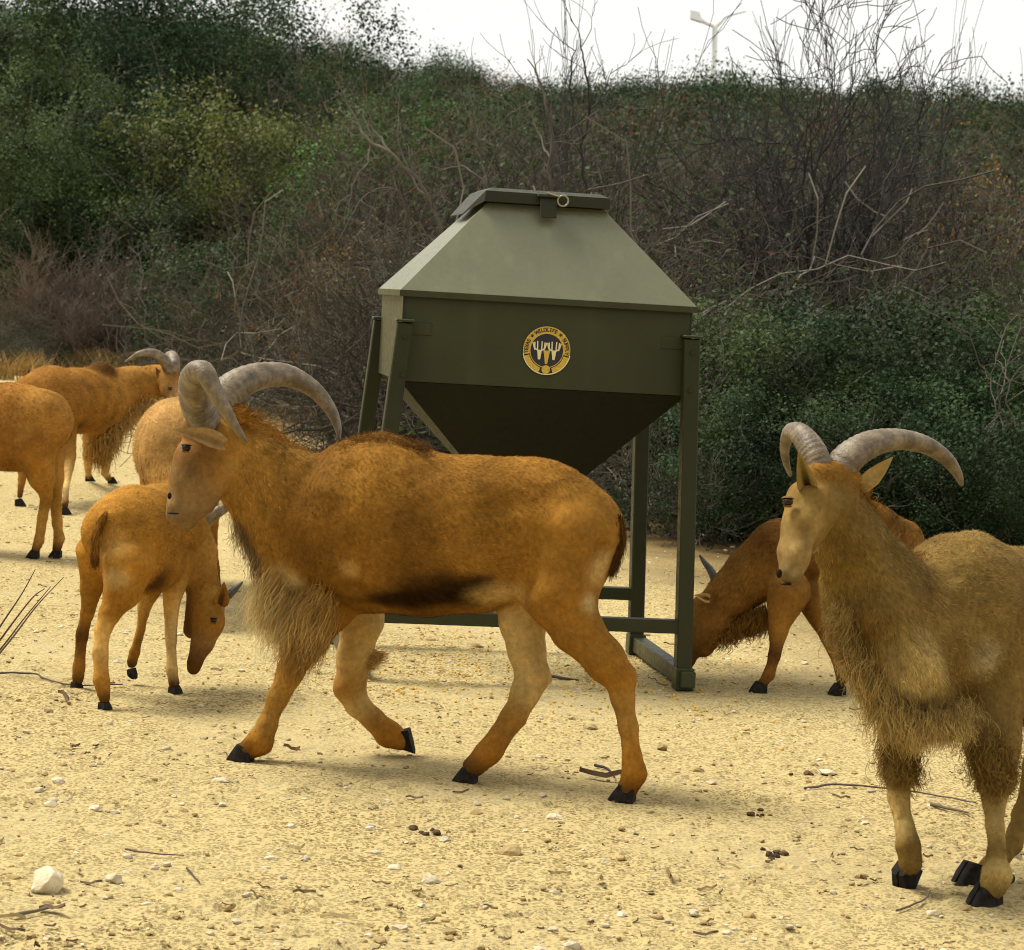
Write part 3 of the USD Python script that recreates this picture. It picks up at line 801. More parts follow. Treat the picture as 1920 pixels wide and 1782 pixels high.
    def ear(self, base, tip, wide, face, col, inner, cup=0.35, lab=None):
        """base, tip: (px, py, D); wide: half width in px; face: direction the hollow looks to"""
        b, t = at(*base), at(*tip)
        ax = t - b
        ln = np.linalg.norm(ax)
        ax = ax / ln
        fc = nrm(np.asarray(face, float) - ax * (np.asarray(face, float) @ ax))
        sd = np.cross(ax, fc)
        W = wide * base[2] / FPX
        nu, nv = 14, 9
        u = np.linspace(0, 1, nu)
        v = np.linspace(-1, 1, nv)
        prof = np.interp(u, [0, 0.15, 0.4, 0.7, 0.9, 1], [0.55, 0.9, 1.0, 0.62, 0.24, 0.03])
        G = b + ax * (u * ln)[:, None, None] + sd * (prof[:, None] * v[None] * W)[..., None] + fc * ((v[None] ** 2) * prof[:, None] * W * cup * 1.6 - 0.18 * ln * (u[:, None] ** 2))[..., None]
        th = 0.0045 * np.clip(1.1 - u, 0.2, 1)[:, None, None]
        back = G - fc * th
        V = np.vstack([G.reshape(-1, 3), back.reshape(-1, 3)])
        i, j = np.meshgrid(np.arange(nu - 1), np.arange(nv - 1), indexing='ij')
        q = np.stack([i * nv + j, i * nv + j + 1, (i + 1) * nv + j + 1, (i + 1) * nv + j], -1).reshape(-1, 4)
        m = nu * nv
        rim = [(i * nv, (i + 1) * nv) for i in range(nu - 1)] + [((i + 1) * nv + nv - 1, i * nv + nv - 1) for i in range(nu - 1)] + \
              [((nu - 1) * nv + j, (nu - 1) * nv + j + 1) for j in range(nv - 1)] + [(j + 1, j) for j in range(nv - 1)]
        Q = np.vstack([q, q[:, ::-1] + m, np.array([(a, b_, b_ + m, a + m) for a, b_ in rim])])
        F = np.vstack([Q[:, [0, 1, 2]], Q[:, [0, 2, 3]]])
        dark = np.clip(1.7 - np.abs(v)[None] * 3.0, 0, 1) * np.clip(1.5 - 1.5 * u, 0, 1)[:, None]
        cf = np.array(col) * (1 - dark[..., None]) + np.array(inner) * dark[..., None]
        C = np.vstack([cf.reshape(-1, 3), np.tile(col, (m, 1))])
        mm = trimesh.Trimesh(V, F, process=False)
        mm.fix_normals()
        p = raw_mesh(numbered(f'{self.root.GetPath()}/ear'), V - self.o, np.array(mm.faces), M['coat'], np.array(mm.vertex_normals), C)
        if lab:
            tag(p, lab)
        return p

    def dewclaw(self, px, py, D, r=0.011):
        for q in (-1, 1):
            m = trimesh.creation.icosphere(1, 1.0)
            m.vertices = np.array(m.vertices) * [r, r * 0.8, r * 1.25] + at(px, py, D) + [0, q * 0.016, 0] - self.o
            obj('dewclaw', m, M['hoof'], self.root, smooth=True)

    def eye(self, px, py, D, r=0.012):
        c = trimesh.creation.icosphere(3, r * 1.16)
        v = np.array(c.vertices)
        for sg, cut in ((1, 0.52), (-1, 0.84)):
            k = (v[c.faces] @ np.array([0.0, 0.25 * sg, 1.0 * sg])).min(1) > cut * r
            l = trimesh.Trimesh(v, c.faces[k], process=False); l.remove_unreferenced_vertices()
            l.vertices = np.array(l.vertices) * [1.25, 1, 0.95] + at(px, py, D) - self.o
            obj('eyelid', l, M['lid_skin'], self.root, smooth=True)
        m = trimesh.creation.icosphere(2, r)
        m.vertices = m.vertices * [1, 1, 0.85] + at(px, py, D) - self.o
        return obj('eye', m, M['eye'], self.root, smooth=True)

    def dark(self, name, px, py, D, radii):
        m = trimesh.creation.icosphere(2, 1.0)
        m.vertices = np.array(m.vertices) * radii + at(px, py, D) - self.o
        return obj(name, m, M['dark_skin'], self.root, smooth=True)

    def hoof(self, bottom, fwd, size=1.0, up=(0, 0, 1), spread=1.0):
        """a cloven hoof: bottom is the middle of the sole, fwd the way the toes point"""
        up = nrm(up)
        f = nrm(np.asarray(fwd, float) - up * (np.asarray(fwd, float) @ up))
        s = np.cross(f, up)
        L, Wd, H = 0.082 * size, 0.058 * size, 0.052 * size
        toes = []
        for q in (-1, 1):
            loc = []
            for (x, y, z) in [(-.42, .0, 0), (-.42, .95, 0), (.15, .0, 0), (.15, 1.05, 0), (.60, .12, 0), (.50, .75, 0),
                              (-.42, .0, .80), (-.42, .80, .80), (0.02, .0, 1.0), (0.02, .80, 1.0), (.16, .1, 1.0), (.16, .5, 1.0), (.36, .06, .58), (.36, .7, .48)]:
                loc.append(f * (x * L) + s * (q * (y * Wd / 2 * spread + 0.0006)) + up * (z * H + 0.001))
            m = hull(np.array(loc))
            m = m.subdivide()
            toes.append(m)
        m = cat(toes)
        m.apply_translation(np.asarray(bottom, float) - self.o)
        return obj('hoof', m, M['hoof'], self.root, smooth=35)

def nrm_rows(X):
    return X / (np.linalg.norm(X, axis=1, keepdims=True) + 1e-12)
# ------------------------------------------------------------------ the herd of aoudad sheep
FUR = 1.0
def lerpD(x, x0, d0, x1, d1): return d0 + (d1 - d0) * (x - x0) / (x1 - x0)

# A: the big ram walking to the left in front of the feeder
def cA(x): return lerpD(x, 500, 7.33, 1170, 7.07)
A = Beast('ram', 'big tawny ram with thick curved horns walking left in front of the green feeder', 'ram', at(840, 1000, 7.2) * [1, 1, 0], h=0.0085)
fwdA = nrm([-1, 0.24, 0]); latA = np.array([fwdA[1], -fwdA[0], 0])
TR = [(608, 995, 132), (650, 992, 152), (715, 985, 166), (800, 1003, 153), (900, 1001, 148), (1000, 993, 136), (1060, 992, 106), (1098, 996, 68)]
A.chain([(x, y, cA(x), r) for x, y, r in TR], [TAWNY, BACK, TAWNY, BACK, TAWNY, TAWNY, TAWNY, TAWNY2], k=0.05, lat=latA, s=0.72, fur=1.0)
A.chain([(655, 890, cA(655), 60), (715, 866, cA(715), 52), (775, 886, cA(775), 44), (830, 905, cA(830), 40)], [BACK, UMBER, UMBER, BACK], k=0.05, lat=latA, s=0.6, fur=1.5)
A.chain([(1025, 905, cA(1030), 42), (1080, 938, cA(1085), 38), (1126, 984, cA(1120), 38)], TAWNY, k=0.05, lat=latA, s=0.9)
# neck
A.chain([(398, 842, 7.24, 54), (455, 870, 7.27, 80), (527, 934, 7.29, 97), (594, 992, cA(590), 128)], [TAWNY, TAWNY2, TAWNY2, TAWNY], k=0.05, lat=latA, s=0.62, fur=1.4)
A.chain([(438, 806, 7.27, 28), (500, 848, 7.30, 30), (560, 896, 7.32, 30), (615, 905, cA(620), 34)], [ORANGE, ORANGE, TAWNY2, TAWNY], k=0.03, lat=latA, s=0.7, fur=2.0)
A.chain([(540, 1015, 7.30, 62), (562, 1080, 7.31, 66), (588, 1115, 7.32, 60)], [TAWNY2, PALE, TAWNY2], k=0.05, fur=1.6)
# head
A.chain([(400, 832, 7.22, 52), (374, 862, 7.20, 47), (357, 905, 7.19, 41), (340, 948, 7.18, 29), (331, 966, 7.18, 23)], [TAWNY, (0.20, 0.10, 0.032), (0.20, 0.115, 0.042), (0.22, 0.135, 0.055), (0.16, 0.10, 0.045)], k=0.03, fur=0.35)
A.chain([(412, 880, 7.22, 44), (378, 942, 7.20, 27), (350, 980, 7.19, 17)], [TAWNY2, GREY, GREY], k=0.03, fur=0.4)
A.chain([(366, 800, 7.19, 30), (392, 800, 7.24, 34)], (0.2, 0.1, 0.035), k=0.03, fur=0.5)
A.chain([(350, 822, 7.12, 12), (364, 832, 7.11, 12)], (0.2, 0.1, 0.03), k=0.012, fur=0.2)
# legs: near front, far front (lifted), near hind, far hind
n_ = -latA if latA[1] > 0 else latA
PA = [TAWNY, TAWNY, TAWNY, TAWNY2, TAWNY2, TAWNY2, ORANGE, UMBER]
b1, _ = A.leg([(590, 1040, 92), (608, 1120, 68), (577, 1195, 44), (543, 1263, 27), (521, 1310, 21), (501, 1358, 20), (487, 1392, 26), (462, 1408, 22)], (452, 1427), 7.31, PA, k=0.03, fur=0.8)
b2, _ = A.leg([(665, 1075, 70), (678, 1165, 43), (666, 1230, 35), (655, 1288, 32), (671, 1322, 24), (700, 1350, 22), (727, 1376, 26), (750, 1388, 22)], (772, 1392), 7.42, [PALE, PALE, PALE, TAWNY2, PALE, TAWNY2, ORANGE, ORANGE], k=0.025, lift=7.42)
b3, _ = A.leg([(1075, 1010, 100), (1048, 1110, 72), (1080, 1176, 50), (1135, 1240, 42), (1164, 1276, 30), (1167, 1306, 24), (1178, 1364, 19), (1186, 1420, 20), (1189, 1450, 25), (1177, 1478, 23)], (1168, 1503), 7.09, [TAWNY, TAWNY, TAWNY, TAWNY, ORANGE, TAWNY2, TAWNY2, ORANGE, ORANGE, UMBER], k=0.03)
b4, _ = A.leg([(1010, 1070, 85), (980, 1162, 46), (987, 1222, 37), (1000, 1266, 33), (985, 1300, 29), (962, 1346, 26), (917, 1410, 26), (888, 1438, 23)], (873, 1469), 7.2, [TAWNY2, PALE, PALE, PALE, PALE, TAWNY2, ORANGE, UMBER], k=0.025)
A.chain([(1150, 1262, 7.0, 18), (1178, 1258, 7.0, 14), (1187, 1262, 7.0, 9)], ORANGE, k=0.02, fur=0.3)       # point of the hock
A.chain([(1005, 1268, 7.16, 20), (1028, 1274, 7.15, 10)], ORANGE, k=0.02, fur=0.3)
for (x, y, d) in ((1206, 1452, 6.97), (918, 1444, 7.12), (497, 1402, 7.23)):
    A.chain([(x - 8, y - 4, d, 10), (x + 4, y + 3, d, 6)], UMBER, k=0.008, fur=0.3)
# dark stripe on the lower flank, pale belly, pale inner thighs
for x, y, r in ((668, 1136, 13), (715, 1132, 20), (762, 1126, 30), (812, 1118, 37), (858, 1107, 35), (892, 1088, 18)):
    A.blob(x, y, cA(x) - 0.135, r * 1.3, STRIPE, 0.97, (fwdA, 2.0))
A.blob(930, 1125, cA(930) - .12, 38, PALE, 0.8, (fwdA, 1.8))
A.blob(700, 1152, cA(700) - .1, 12, STRIPE, 0.8, (fwdA, 4.0))
A.blob(1125, 1065, 7.0, 45, PALE, 0.8)
A.blob(1110, 1130, 6.97, 28, CREAM, 0.6)
A.blob(1150, 990, 7.05, 40, ORANGE, 0.6)
A.blob(655, 1070, 7.1, 26, PALE, 0.5)
A.blob(530, 1105, 7.2, 50, CREAM, 0.7)
A.blob(358, 880, 7.12, 24, (0.12, 0.075, 0.03), 0.7)
A.blob(350, 842, 7.10, 16, (0.06, 0.032, 0.012), 0.85)
A.blob(330, 965, 7.12, 20, (0.13, 0.085, 0.05), 0.6)
A.blob(412, 905, 7.12, 16, (0.10, 0.05, 0.016), 0.8, (np.array([0.35, 0, -1.0]), 3.0))
A.blob(405, 815, 7.15, 22, (0.10, 0.05, 0.016), 0.6)
y0 = 0.13                                               # folds and muscles on the near side
A.dent([(668, 880, cA(668) - y0), (655, 960, cA(655) - y0), (650, 1040, cA(650) - y0), (660, 1095, cA(660) - y0)], 24, 0.016)
A.dent([(600, 850, 7.2), (560, 900, 7.17), (525, 960, 7.15), (512, 1040, 7.15)], 24, 0.014)
A.dent([(605, 930, 7.13), (590, 1010, 7.12), (585, 1070, 7.12)], 46, -0.012)
A.dent([(955, 960, cA(955) - y0), (968, 1030, cA(968) - y0), (985, 1085, cA(985) - y0)], 42, 0.024)
A.dent([(1040, 905, cA(1040) - .1), (1060, 925, cA(1060) - .1)], 28, -0.010)
A.dent([(1075, 960, 6.97), (1095, 1020, 6.96), (1085, 1090, 6.96)], 40, -0.012)
A.dent([(1125, 1010, 6.97), (1128, 1070, 6.96), (1115, 1120, 6.95)], 22, 0.012)
A.dent([(1040, 1140, 6.95), (1090, 1190, 6.95), (1140, 1240, 6.96)], 16, 0.008)
for q in range(5):
    x = 730 + 42 * q
    A.dent([(x, 930, cA(x) - y0), (x + 14, 1000, cA(x) - y0), (x + 16, 1060, cA(x) - y0)], 11, 0.0045)
A.dent([(364, 862, 7.11), (350, 905, 7.11), (338, 935, 7.11)], 9, 0.006)         # bones of the face
A.dent([(345, 825, 7.1), (362, 822, 7.1)], 8, -0.006)
A.dent([(402, 880, 7.12), (396, 915, 7.12)], 20, -0.008)
A.dent([(385, 850, 7.12), (378, 925, 7.13), (360, 968, 7.13)], 7, 0.006)
A.dent([(1160, 1300, 7.0), (1174, 1360, 7.0), (1180, 1420, 7.0)], 6, 0.004)
A.dent([(1150, 1215, 6.97), (1172, 1250, 6.97)], 9, 0.008)
A.dent([(1163, 1278, 6.98)], 16, -0.005)
A.dent([(543, 1265, 7.2)], 16, -0.005)
A.dent([(600, 1150, 7.15), (575, 1215, 7.18)], 9, 0.006)
A.blob(1060, 905, 7.05, 60, BACK, 0.4)
A.blob(930, 885, 7.05, 70, BACK, 0.5, (fwdA, 2.0))
A.blob(545, 950, 7.12, 30, TAWNY2, 0.5)
A.build(bump=0.005, seed=2)
A.furcoat(200000 if FUR else 100, 0.012, 0.0008, seed=5)
for b, sz in ((b1, 0.95), (b3, 0.95), (b4, 0.9)):
    A.hoof(b, fwdA, sz)
A.hoof(b2 + [0.0, 0, 0.01], (0.25, 0, -1), 0.95, up=(-1, 0.1, -0.3))
A.horn([(384, 796, 7.17, 33), (368, 752, 7.12, 33), (364, 712, 7.02, 28), (381, 697, 6.93, 22), (409, 747, 6.92, 16), (440, 798, 6.95, 9.5), (462, 829, 6.99, 3.5)])
A.horn([(402, 792, 7.26, 34), (412, 752, 7.28, 34), (447, 722, 7.32, 32), (492, 706, 7.38, 27), (540, 706, 7.44, 22.5), (586, 729, 7.47, 17), (617, 764, 7.48, 13), (632, 797, 7.47, 8.5), (636, 822, 7.45, 3.5)])
A.ear((422, 836, 7.12), (337, 800, 7.0), 19, (0.0, -1.0, 0.5), (0.40, 0.25, 0.09), (0.25, 0.15, 0.05), lab='pale ear held forward under the near horn')
A.eye(349, 840, 7.10, 0.0135)
A.dark('nostril', 318, 930, 7.10, (0.006, 0.006, 0.010))
A.dark('mouth', 325, 963, 7.118, (0.018, 0.006, 0.003))
A.dewclaw(1204, 1452, 7.05)
A.dewclaw(910, 1436, 7.15)
A.dewclaw(497, 1402, 7.27)
rgA = np.random.default_rng(8)
A.mane('throat_mane', [(452, 950, 7.3), (485, 1005, 7.32), (510, 1060, 7.32)], 3000, (0.018, 0.03, 0.02), [(-0.05, 0, -1), (0.15, 0, -1)], (0.07, 0.11), [GREY, (0.20, 0.135, 0.06)], seed=4, sag=0.4)
A.mane('chest_mane', [(515, 1085, 7.25), (535, 1120, 7.25), (570, 1150, 7.2), (600, 1165, 7.2)], 5200, (0.022, 0.045, 0.032), [(-0.8, -0.1, -0.7), (-0.3, -0.1, -1)], (0.135, 0.10), [CREAM, PALE], seed=6, sag=0.7, root=TAWNY2, width=0.0013)
A.mane('leg_chaps', [(605, 1120, 7.16), (585, 1170, 7.17), (568, 1210, 7.19)], 5440, (0.022, 0.03, 0.03), [(-0.4, -0.1, -0.8), (-0.6, -0.1, -0.7)], (0.10, 0.085), [PALE, TAWNY2], seed=7, sag=0.5, root=TAWNY, width=0.0013)
A.mane('leg_chaps', [(690, 1222, 7.41), (692, 1240, 7.41), (688, 1255, 7.41)], 420, (0.006, 0.012, 0.008), [(1.0, 0, -0.2), (0.8, 0, 0.7)], (0.045, 0.07), [PALE, PALE], seed=9, sag=0.0, root=PALE)
A.mane('neck_crest', [(425, 782, 7.27), (470, 802, 7.28), (530, 846, 7.3), (592, 872, 7.31)], 4420, (0.02, 0.03, 0.012), [(0.5, 0, 0.7), (0.8, 0, 0.2)], (0.04, 0.022), [ORANGE, TAWNY2], seed=10, sag=0.3)
A.mane('withers_crest', [(640, 842, 7.27), (700, 820, 7.26), (760, 832, 7.24), (805, 852, 7.22)], 4420, (0.012, 0.03, 0.006), [(0.8, 0, 0.2), (0.9, 0, 0.0)], (0.025, 0.02), [BACK, UMBER], seed=11, sag=0.3)
A.mane('tail', [(1160, 968, 7.06), (1166, 1000, 7.05), (1157, 1045, 7.04)], 3060, (0.004, 0.012, 0.006), [(0.05, 0, -1), (-0.3, 0, -1)], (0.07, 0.07), [UMBER, UMBER], seed=12, sag=0.4, clump=0.2, wave=0.004)

# F: the ram at the right edge, turned half towards the camera
DUN, DUN2, DUNP, DUNO = (0.195, 0.122, 0.034), (0.130, 0.073, 0.020), (0.42, 0.295, 0.105), (0.28, 0.13, 0.022)
Fm = Beast('ram', 'shaggy ram with wide sweeping horns at the right edge, looking left', 'ram', at(1850, 1300, 6.4) * [1, 1, 0], h=0.0085)
fwdF = nrm(at(1720, 1200, 6.2) - at(2060, 1200, 6.85)); fwdF[2] = 0; fwdF = nrm(fwdF); latF = np.cross(fwdF, [0, 0, 1])
Fm.chain([(1720, 1200, 6.2, 138), (1800, 1172, 6.32, 168), (1930, 1190, 6.56, 162), (2050, 1190, 6.85, 150), (2120, 1180, 7.0, 110)], [DUN, DUN, DUN2, DUN, DUN], k=0.06, lat=latF, s=0.78, fur=1.5)
Fm.chain([(1770, 1070, 6.32, 62), (1822, 1050, 6.42, 50), (1890, 1075, 6.55, 45)], [DUN2, DUN, DUN], k=0.06, fur=1.8)
Fm.chain([(1564, 932, 5.98, 54), (1592, 1012, 6.03, 76), (1634, 1108, 6.10, 106), (1715, 1205, 6.2, 138)], [DUN, DUN, DUN, DUN], k=0.05, lat=latF, s=0.85, fur=1.6)
Fm.chain([(1598, 945, 6.03, 20), (1630, 1020, 6.12, 28), (1690, 1080, 6.22, 30)], [DUNO, DUN2, DUN2], k=0.03, fur=2.0)
Fm.chain([(1652, 1170, 6.03, 78), (1688, 1258, 6.03, 74), (1738, 1308, 6.06, 60)], [DUN, DUNP, DUN], k=0.06, fur=1.8)
Fm.chain([(1556, 930, 5.97, 54), (1522, 945, 5.92, 50), (1504, 985, 5.88, 40), (1490, 1040, 5.84, 33), (1483, 1074, 5.82, 28)], [DUN, DUN, (0.26, 0.165, 0.05), (0.24, 0.155, 0.055), (0.19, 0.125, 0.048)], k=0.03, fur=0.4)
Fm.chain([(1527, 975, 5.92, 38), (1500, 1044, 5.88, 18), (1490, 1086, 5.84, 15)], [DUN, DUN2, DUN2], k=0.03, fur=0.4)
Fm.chain([(1470, 930, 5.86, 9), (1482, 934, 5.83, 12)], DUN2, k=0.012, fur=0.2)
Fm.chain([(1535, 895, 5.93, 30), (1580, 895, 5.98, 36)], DUNO, k=0.03, fur=1.2)
c1, _ = Fm.leg([(1705, 1270, 85), (1692, 1380, 46), (1683, 1452, 26), (1686, 1494, 20), (1696, 1552, 19), (1703, 1586, 23), (1706, 1618, 25)], (1696, 1672), 6.2, [DUN, DUN, DUN2, DUNP, DUNP, DUN, DUN], k=0.03, fur=0.8)
c2, _ = Fm.leg([(1845, 1270, 100), (1860, 1390, 54), (1866, 1458, 41), (1864, 1502, 27), (1866, 1548, 19), (1869, 1602, 20), (1869, 1640, 27), (1861, 1664, 27)], (1845, 1697), 6.30, [DUN, DUN, DUN, DUNP, DUNP, DUN, DUNP, DUN], k=0.03, fur=0.9)
c3, _ = Fm.leg([(1990, 1300, 80), (1955, 1440, 38), (1918, 1528, 23), (1897, 1584, 20), (1860, 1624, 22), (1840, 1638, 18)], (1818, 1654), 6.62, [DUN, DUN, DUN, DUN, DUN, DUN2], k=0.03)
c4, _ = Fm.leg([(2110, 1280, 80), (2105, 1380, 40), (2130, 1430, 24), (2120, 1520, 18)], (2105, 1560), 7.0, DUN, k=0.03)
Fm.blob(1862, 1240, 6.1, 55, (0.42, 0.34, 0.17), 0.8)
Fm.blob(1835, 1215, 6.12, 25, (0.09, 0.055, 0.02), 0.5)
Fm.blob(1478, 942, 5.83, 13, (0.05, 0.03, 0.012), 0.8)
Fm.blob(1530, 1050, 5.85, 22, (0.10, 0.055, 0.018), 0.7, (np.array([-0.3, 0, -1.0]), 3.0))
Fm.blob(1484, 1088, 5.8, 16, (0.11, 0.075, 0.035), 0.6)
Fm.blob(1490, 1020, 5.8, 24, DUNP, 0.45)
Fm.blob(1690, 1250, 6.0, 40, DUNP, 0.5, (np.array([0.6, 0, -1.0]), 3.0))
Fm.blob(1720, 1080, 6.15, 55, DUN2, 0.6)
Fm.dent([(1655, 1030, 6.02), (1690, 1090, 6.07), (1740, 1110, 6.15), (1790, 1090, 6.2)], 26, 0.02)
Fm.dent([(1780, 1130, 6.16), (1790, 1220, 6.13), (1770, 1300, 6.06)], 26, 0.010)
Fm.dent([(1912, 1150, 6.4), (1908, 1240, 6.4), (1905, 1330, 6.35)], 20, 0.022)
Fm.dent([(1560, 1010, 5.93), (1545, 1070, 5.92), (1520, 1140, 5.92)], 14, 0.012)
Fm.dent([(1850, 1180, 6.2), (1845, 1260, 6.12)], 40, -0.012)
Fm.dent([(1492, 960, 5.82), (1486, 1010, 5.8), (1478, 1055, 5.78)], 9, 0.006)
Fm.dent([(1474, 928, 5.83), (1490, 930, 5.83)], 8, -0.006)
Fm.dent([(1518, 970, 5.86), (1512, 1010, 5.85)], 16, -0.007)
Fm.dent([(1500, 1040, 5.82), (1492, 1072, 5.8)], 7, 0.006)
Fm.dent([(1466, 1062, 5.78), (1470, 1074, 5.78)], 7, -0.004)
Fm.blob(1505, 1000, 5.84, 18, (0.13, 0.075, 0.02), 0.6, (np.array([-0.3, 0, -1.0]), 2.5))
Fm.blob(1488, 1075, 5.79, 13, (0.34, 0.26, 0.12), 0.5)
Fm.dent([(1686, 1480, 6.03), (1692, 1550, 6.03)], 6, 0.004)
Fm.dent([(1866, 1500, 6.0), (1868, 1590, 6.0)], 6, 0.004)
rgf = np.random.default_rng(3)
for q in range(60):                                     # dark flecks and streaks of the winter coat
    x, y = rgf.uniform(1560, 1910), rgf.uniform(960, 1380)
    Fm.blob(x, y, 6.0 + (x - 1560) * 0.0008, rgf.uniform(7, 15), (0.075, 0.038, 0.010) if q % 3 else DUNP, 0.5, (np.array([0.25, 0, -1.0]), rgf.uniform(1.5, 3.0)))
Fm.blob(1610, 1200, 5.95, 40, DUNO, 0.5, (np.array([0.5, 0, -1.0]), 2.5))
Fm.build(bump=0.008, seed=4)
Fm.furcoat(240000 if FUR else 100, 0.0105, 0.0007, lift=0.35, seed=15, jit=0.5)
Fm.hoof(at(1703, 1652, 6.09), 0.60 * fwdF - [0, 0, 0.80], 1.0, up=0.80 * fwdF + [0, 0, 0.60])
for b in (c2, c3, c4):
    Fm.hoof(b, fwdF + [-0.5, 0, 0], 1.0, spread=1.1)
Fm.horn([(1542, 893, 5.95, 28), (1527, 850, 5.97, 28), (1503, 816, 6.02, 23), (1481, 812, 6.08, 16), (1471, 840, 6.13, 10), (1474, 868, 6.16, 7), (1482, 892, 6.18, 3.5)])
Fm.horn([(1572, 893, 5.98, 34), (1590, 862, 5.99, 33), (1632, 834, 6.03, 28), (1685, 824, 6.09, 22), (1735, 834, 6.14, 18.5), (1773, 858, 6.17, 15), (1795, 887, 6.19, 10), (1803, 909, 6.2, 4.5)])
Fm.ear((1520, 930, 5.90), (1499, 858, 5.83), 19, (-0.1, -1, -0.15), (0.30, 0.20, 0.06), (0.012, 0.008, 0.004), lab='ear turned to the camera')
Fm.ear((1606, 920, 5.98), (1678, 857, 5.99), 17, (0.2, -1, 0.2), (0.36, 0.23, 0.07), (0.33, 0.22, 0.08), lab='pale ear pointing right')
Fm.eye(1477, 941, 5.848, 0.013)
Fm.dark('nostril', 1461, 1076, 5.785, (0.007, 0.006, 0.011))
Fm.dark('mouth', 1474, 1096, 5.80, (0.014, 0.006, 0.0025))
Fm.dewclaw(1893, 1645, 6.1)
Fm.mane('throat_mane', [(1575, 1140, 6.0), (1592, 1195, 5.99), (1622, 1250, 5.98), (1672, 1315, 5.98)], 5500, (0.016, 0.035, 0.02), [(-0.25, -0.05, -1), (0.1, -0.1, -1)], (0.04, 0.085), [DUN, DUNP], seed=24, sag=0.5, clump=0.8, root=DUN, width=0.0013)
Fm.mane('chest_mane', [(1660, 1310, 5.97), (1705, 1345, 5.98), (1760, 1345, 6.02), (1812, 1335, 6.06)], 6000, (0.022, 0.05, 0.02), [(0.1, -0.1, -1), (0.3, -0.1, -1)], (0.085, 0.04), [DUNP, DUNP], seed=25, sag=0.5, clump=0.8, root=DUN, width=0.0013)
Fm.mane('leg_chaps', [(1685, 1370, 6.04), (1690, 1420, 6.05), (1690, 1440, 6.06)], 3740, (0.022, 0.025, 0.02), [(-0.3, 0, -1), (0.3, 0, -1)], (0.06, 0.03), [DUN, DUN], root=DUN, seed=26, sag=0.5)
Fm.mane('leg_chaps', [(1850, 1380, 6.02), (1865, 1430, 6.02), (1868, 1460, 6.02)], 3740, (0.026, 0.025, 0.02), [(-0.15, 0, -1), (0.15, 0, -1)], (0.045, 0.025), [DUN, DUN], seed=27, sag=0.5)
Fm.mane('neck_crest', [(1590, 905, 6.0), (1618, 980, 6.06), (1670, 1050, 6.16), (1725, 1062, 6.25), (1755, 1045, 6.29)], 7140, (0.012, 0.02, 0.01), [(0.5, 0.1, 0.1), (0.8, 0.2, 0.6)], (0.03, 0.035), [DUNO, DUN2], seed=28, sag=0.3)

# D: the young sheep grazing with its rump to the camera
Dm = Beast('young_sheep', 'young orange brown sheep with its rump to the camera, grazing head down', 'sheep', at(250, 1200, 8.25) * [1, 1, 0], h=0.0085)
LO, LP, LD = (0.325, 0.150, 0.022), (0.50, 0.295, 0.08), (0.20, 0.082, 0.017)
Dm.chain([(225, 1000, 8.12, 78), (255, 992, 8.25, 82), (300, 988, 8.45, 80), (335, 1010, 8.55, 62)], [LO, TAWNY, TAWNY, TAWNY], k=0.05, fur=1.0)
Dm.chain([(240, 1050, 8.15, 62), (280, 1055, 8.3, 58), (320, 1060, 8.45, 48)], [LO, TAWNY, LD], k=0.05)
Dm.chain([(335, 990, 8.55, 55), (362, 1040, 8.52, 46), (382, 1105, 8.45, 36)], [TAWNY, TAWNY2, TAWNY], k=0.04)
Dm.chain([(392, 1132, 8.42, 33), (392, 1168, 8.38, 30), (380, 1205, 8.36, 24), (366, 1240, 8.35, 16), (363, 1253, 8.35, 14)], [TAWNY2, TAWNY, (0.2, 0.1, 0.03), UMBER, UMBER], k=0.02, fur=0.35)
Dm.chain([(372, 1130, 8.45, 26), (360, 1180, 8.42, 20)], UMBER, k=0.02, fur=0.4)
d1, _ = Dm.leg([(185, 1040, 46), (172, 1104, 22), (164, 1149, 14.5), (154, 1190, 13), (148, 1250, 12), (146, 1274, 13)], (144, 1292), 8.22, [LO, TAWNY, TAWNY, UMBER, TAWNY, UMBER], k=0.02)
d2, _ = Dm.leg([(240, 1060, 56), (230, 1108, 38), (206, 1150, 22), (192, 1182, 17), (188, 1226, 16), (190, 1276, 16), (196, 1310, 13)], (197, 1331), 8.05, [LO, LO, LO, LP, LP, LO, UMBER], k=0.02)
d3, _ = Dm.leg([(290, 1075, 36), (271, 1136, 14), (264, 1180, 9.5), (253, 1222, 10.5), (247, 1243, 11)], (250, 1262), 8.45, [LD, LP, TAWNY2, TAWNY, UMBER], k=0.02, lift=8.45)
d4, _ = Dm.leg([(332, 1055, 36), (321, 1136, 16), (321, 1200, 11.5), (322, 1255, 11.5), (326, 1281, 12)], (329, 1302), 8.4, [TAWNY, LP, PALE, PALE, UMBER], k=0.02)
Dm.blob(215, 1030, 8.0, 42, LP, 0.8)
Dm.blob(222, 1085, 8.0, 30, CREAM, 0.75)
Dm.blob(290, 1090, 8.2, 40, UMBER, 0.9)
Dm.blob(218, 1130, 8.0, 30, ORANGE, 0.5)
Dm.build(bump=0.004, seed=6)
Dm.furcoat(80000 if FUR else 100, 0.013, 0.0009, seed=35)
for b, s_ in ((d1, 0.52), (d2, 0.55), (d4, 0.6)):
    Dm.hoof(b, (0.5, 0.6, 0), s_)
Dm.hoof(d3, (0.3, 0.2, -0.9), 0.5, up=(-0.2, -0.9, -0.1))
Dm.ear((412, 1136, 8.38), (421, 1096, 8.34), 15, (0.3, -1, 0), TAWNY, (0.06, 0.035, 0.015))
Dm.horn([(408, 1128, 8.42, 10), (425, 1119, 8.42, 9), (440, 1106, 8.43, 7), (454, 1092, 8.44, 2.5)], 'horn_dark', ridges=9)
Dm.eye(401, 1163, 8.33, 0.011)
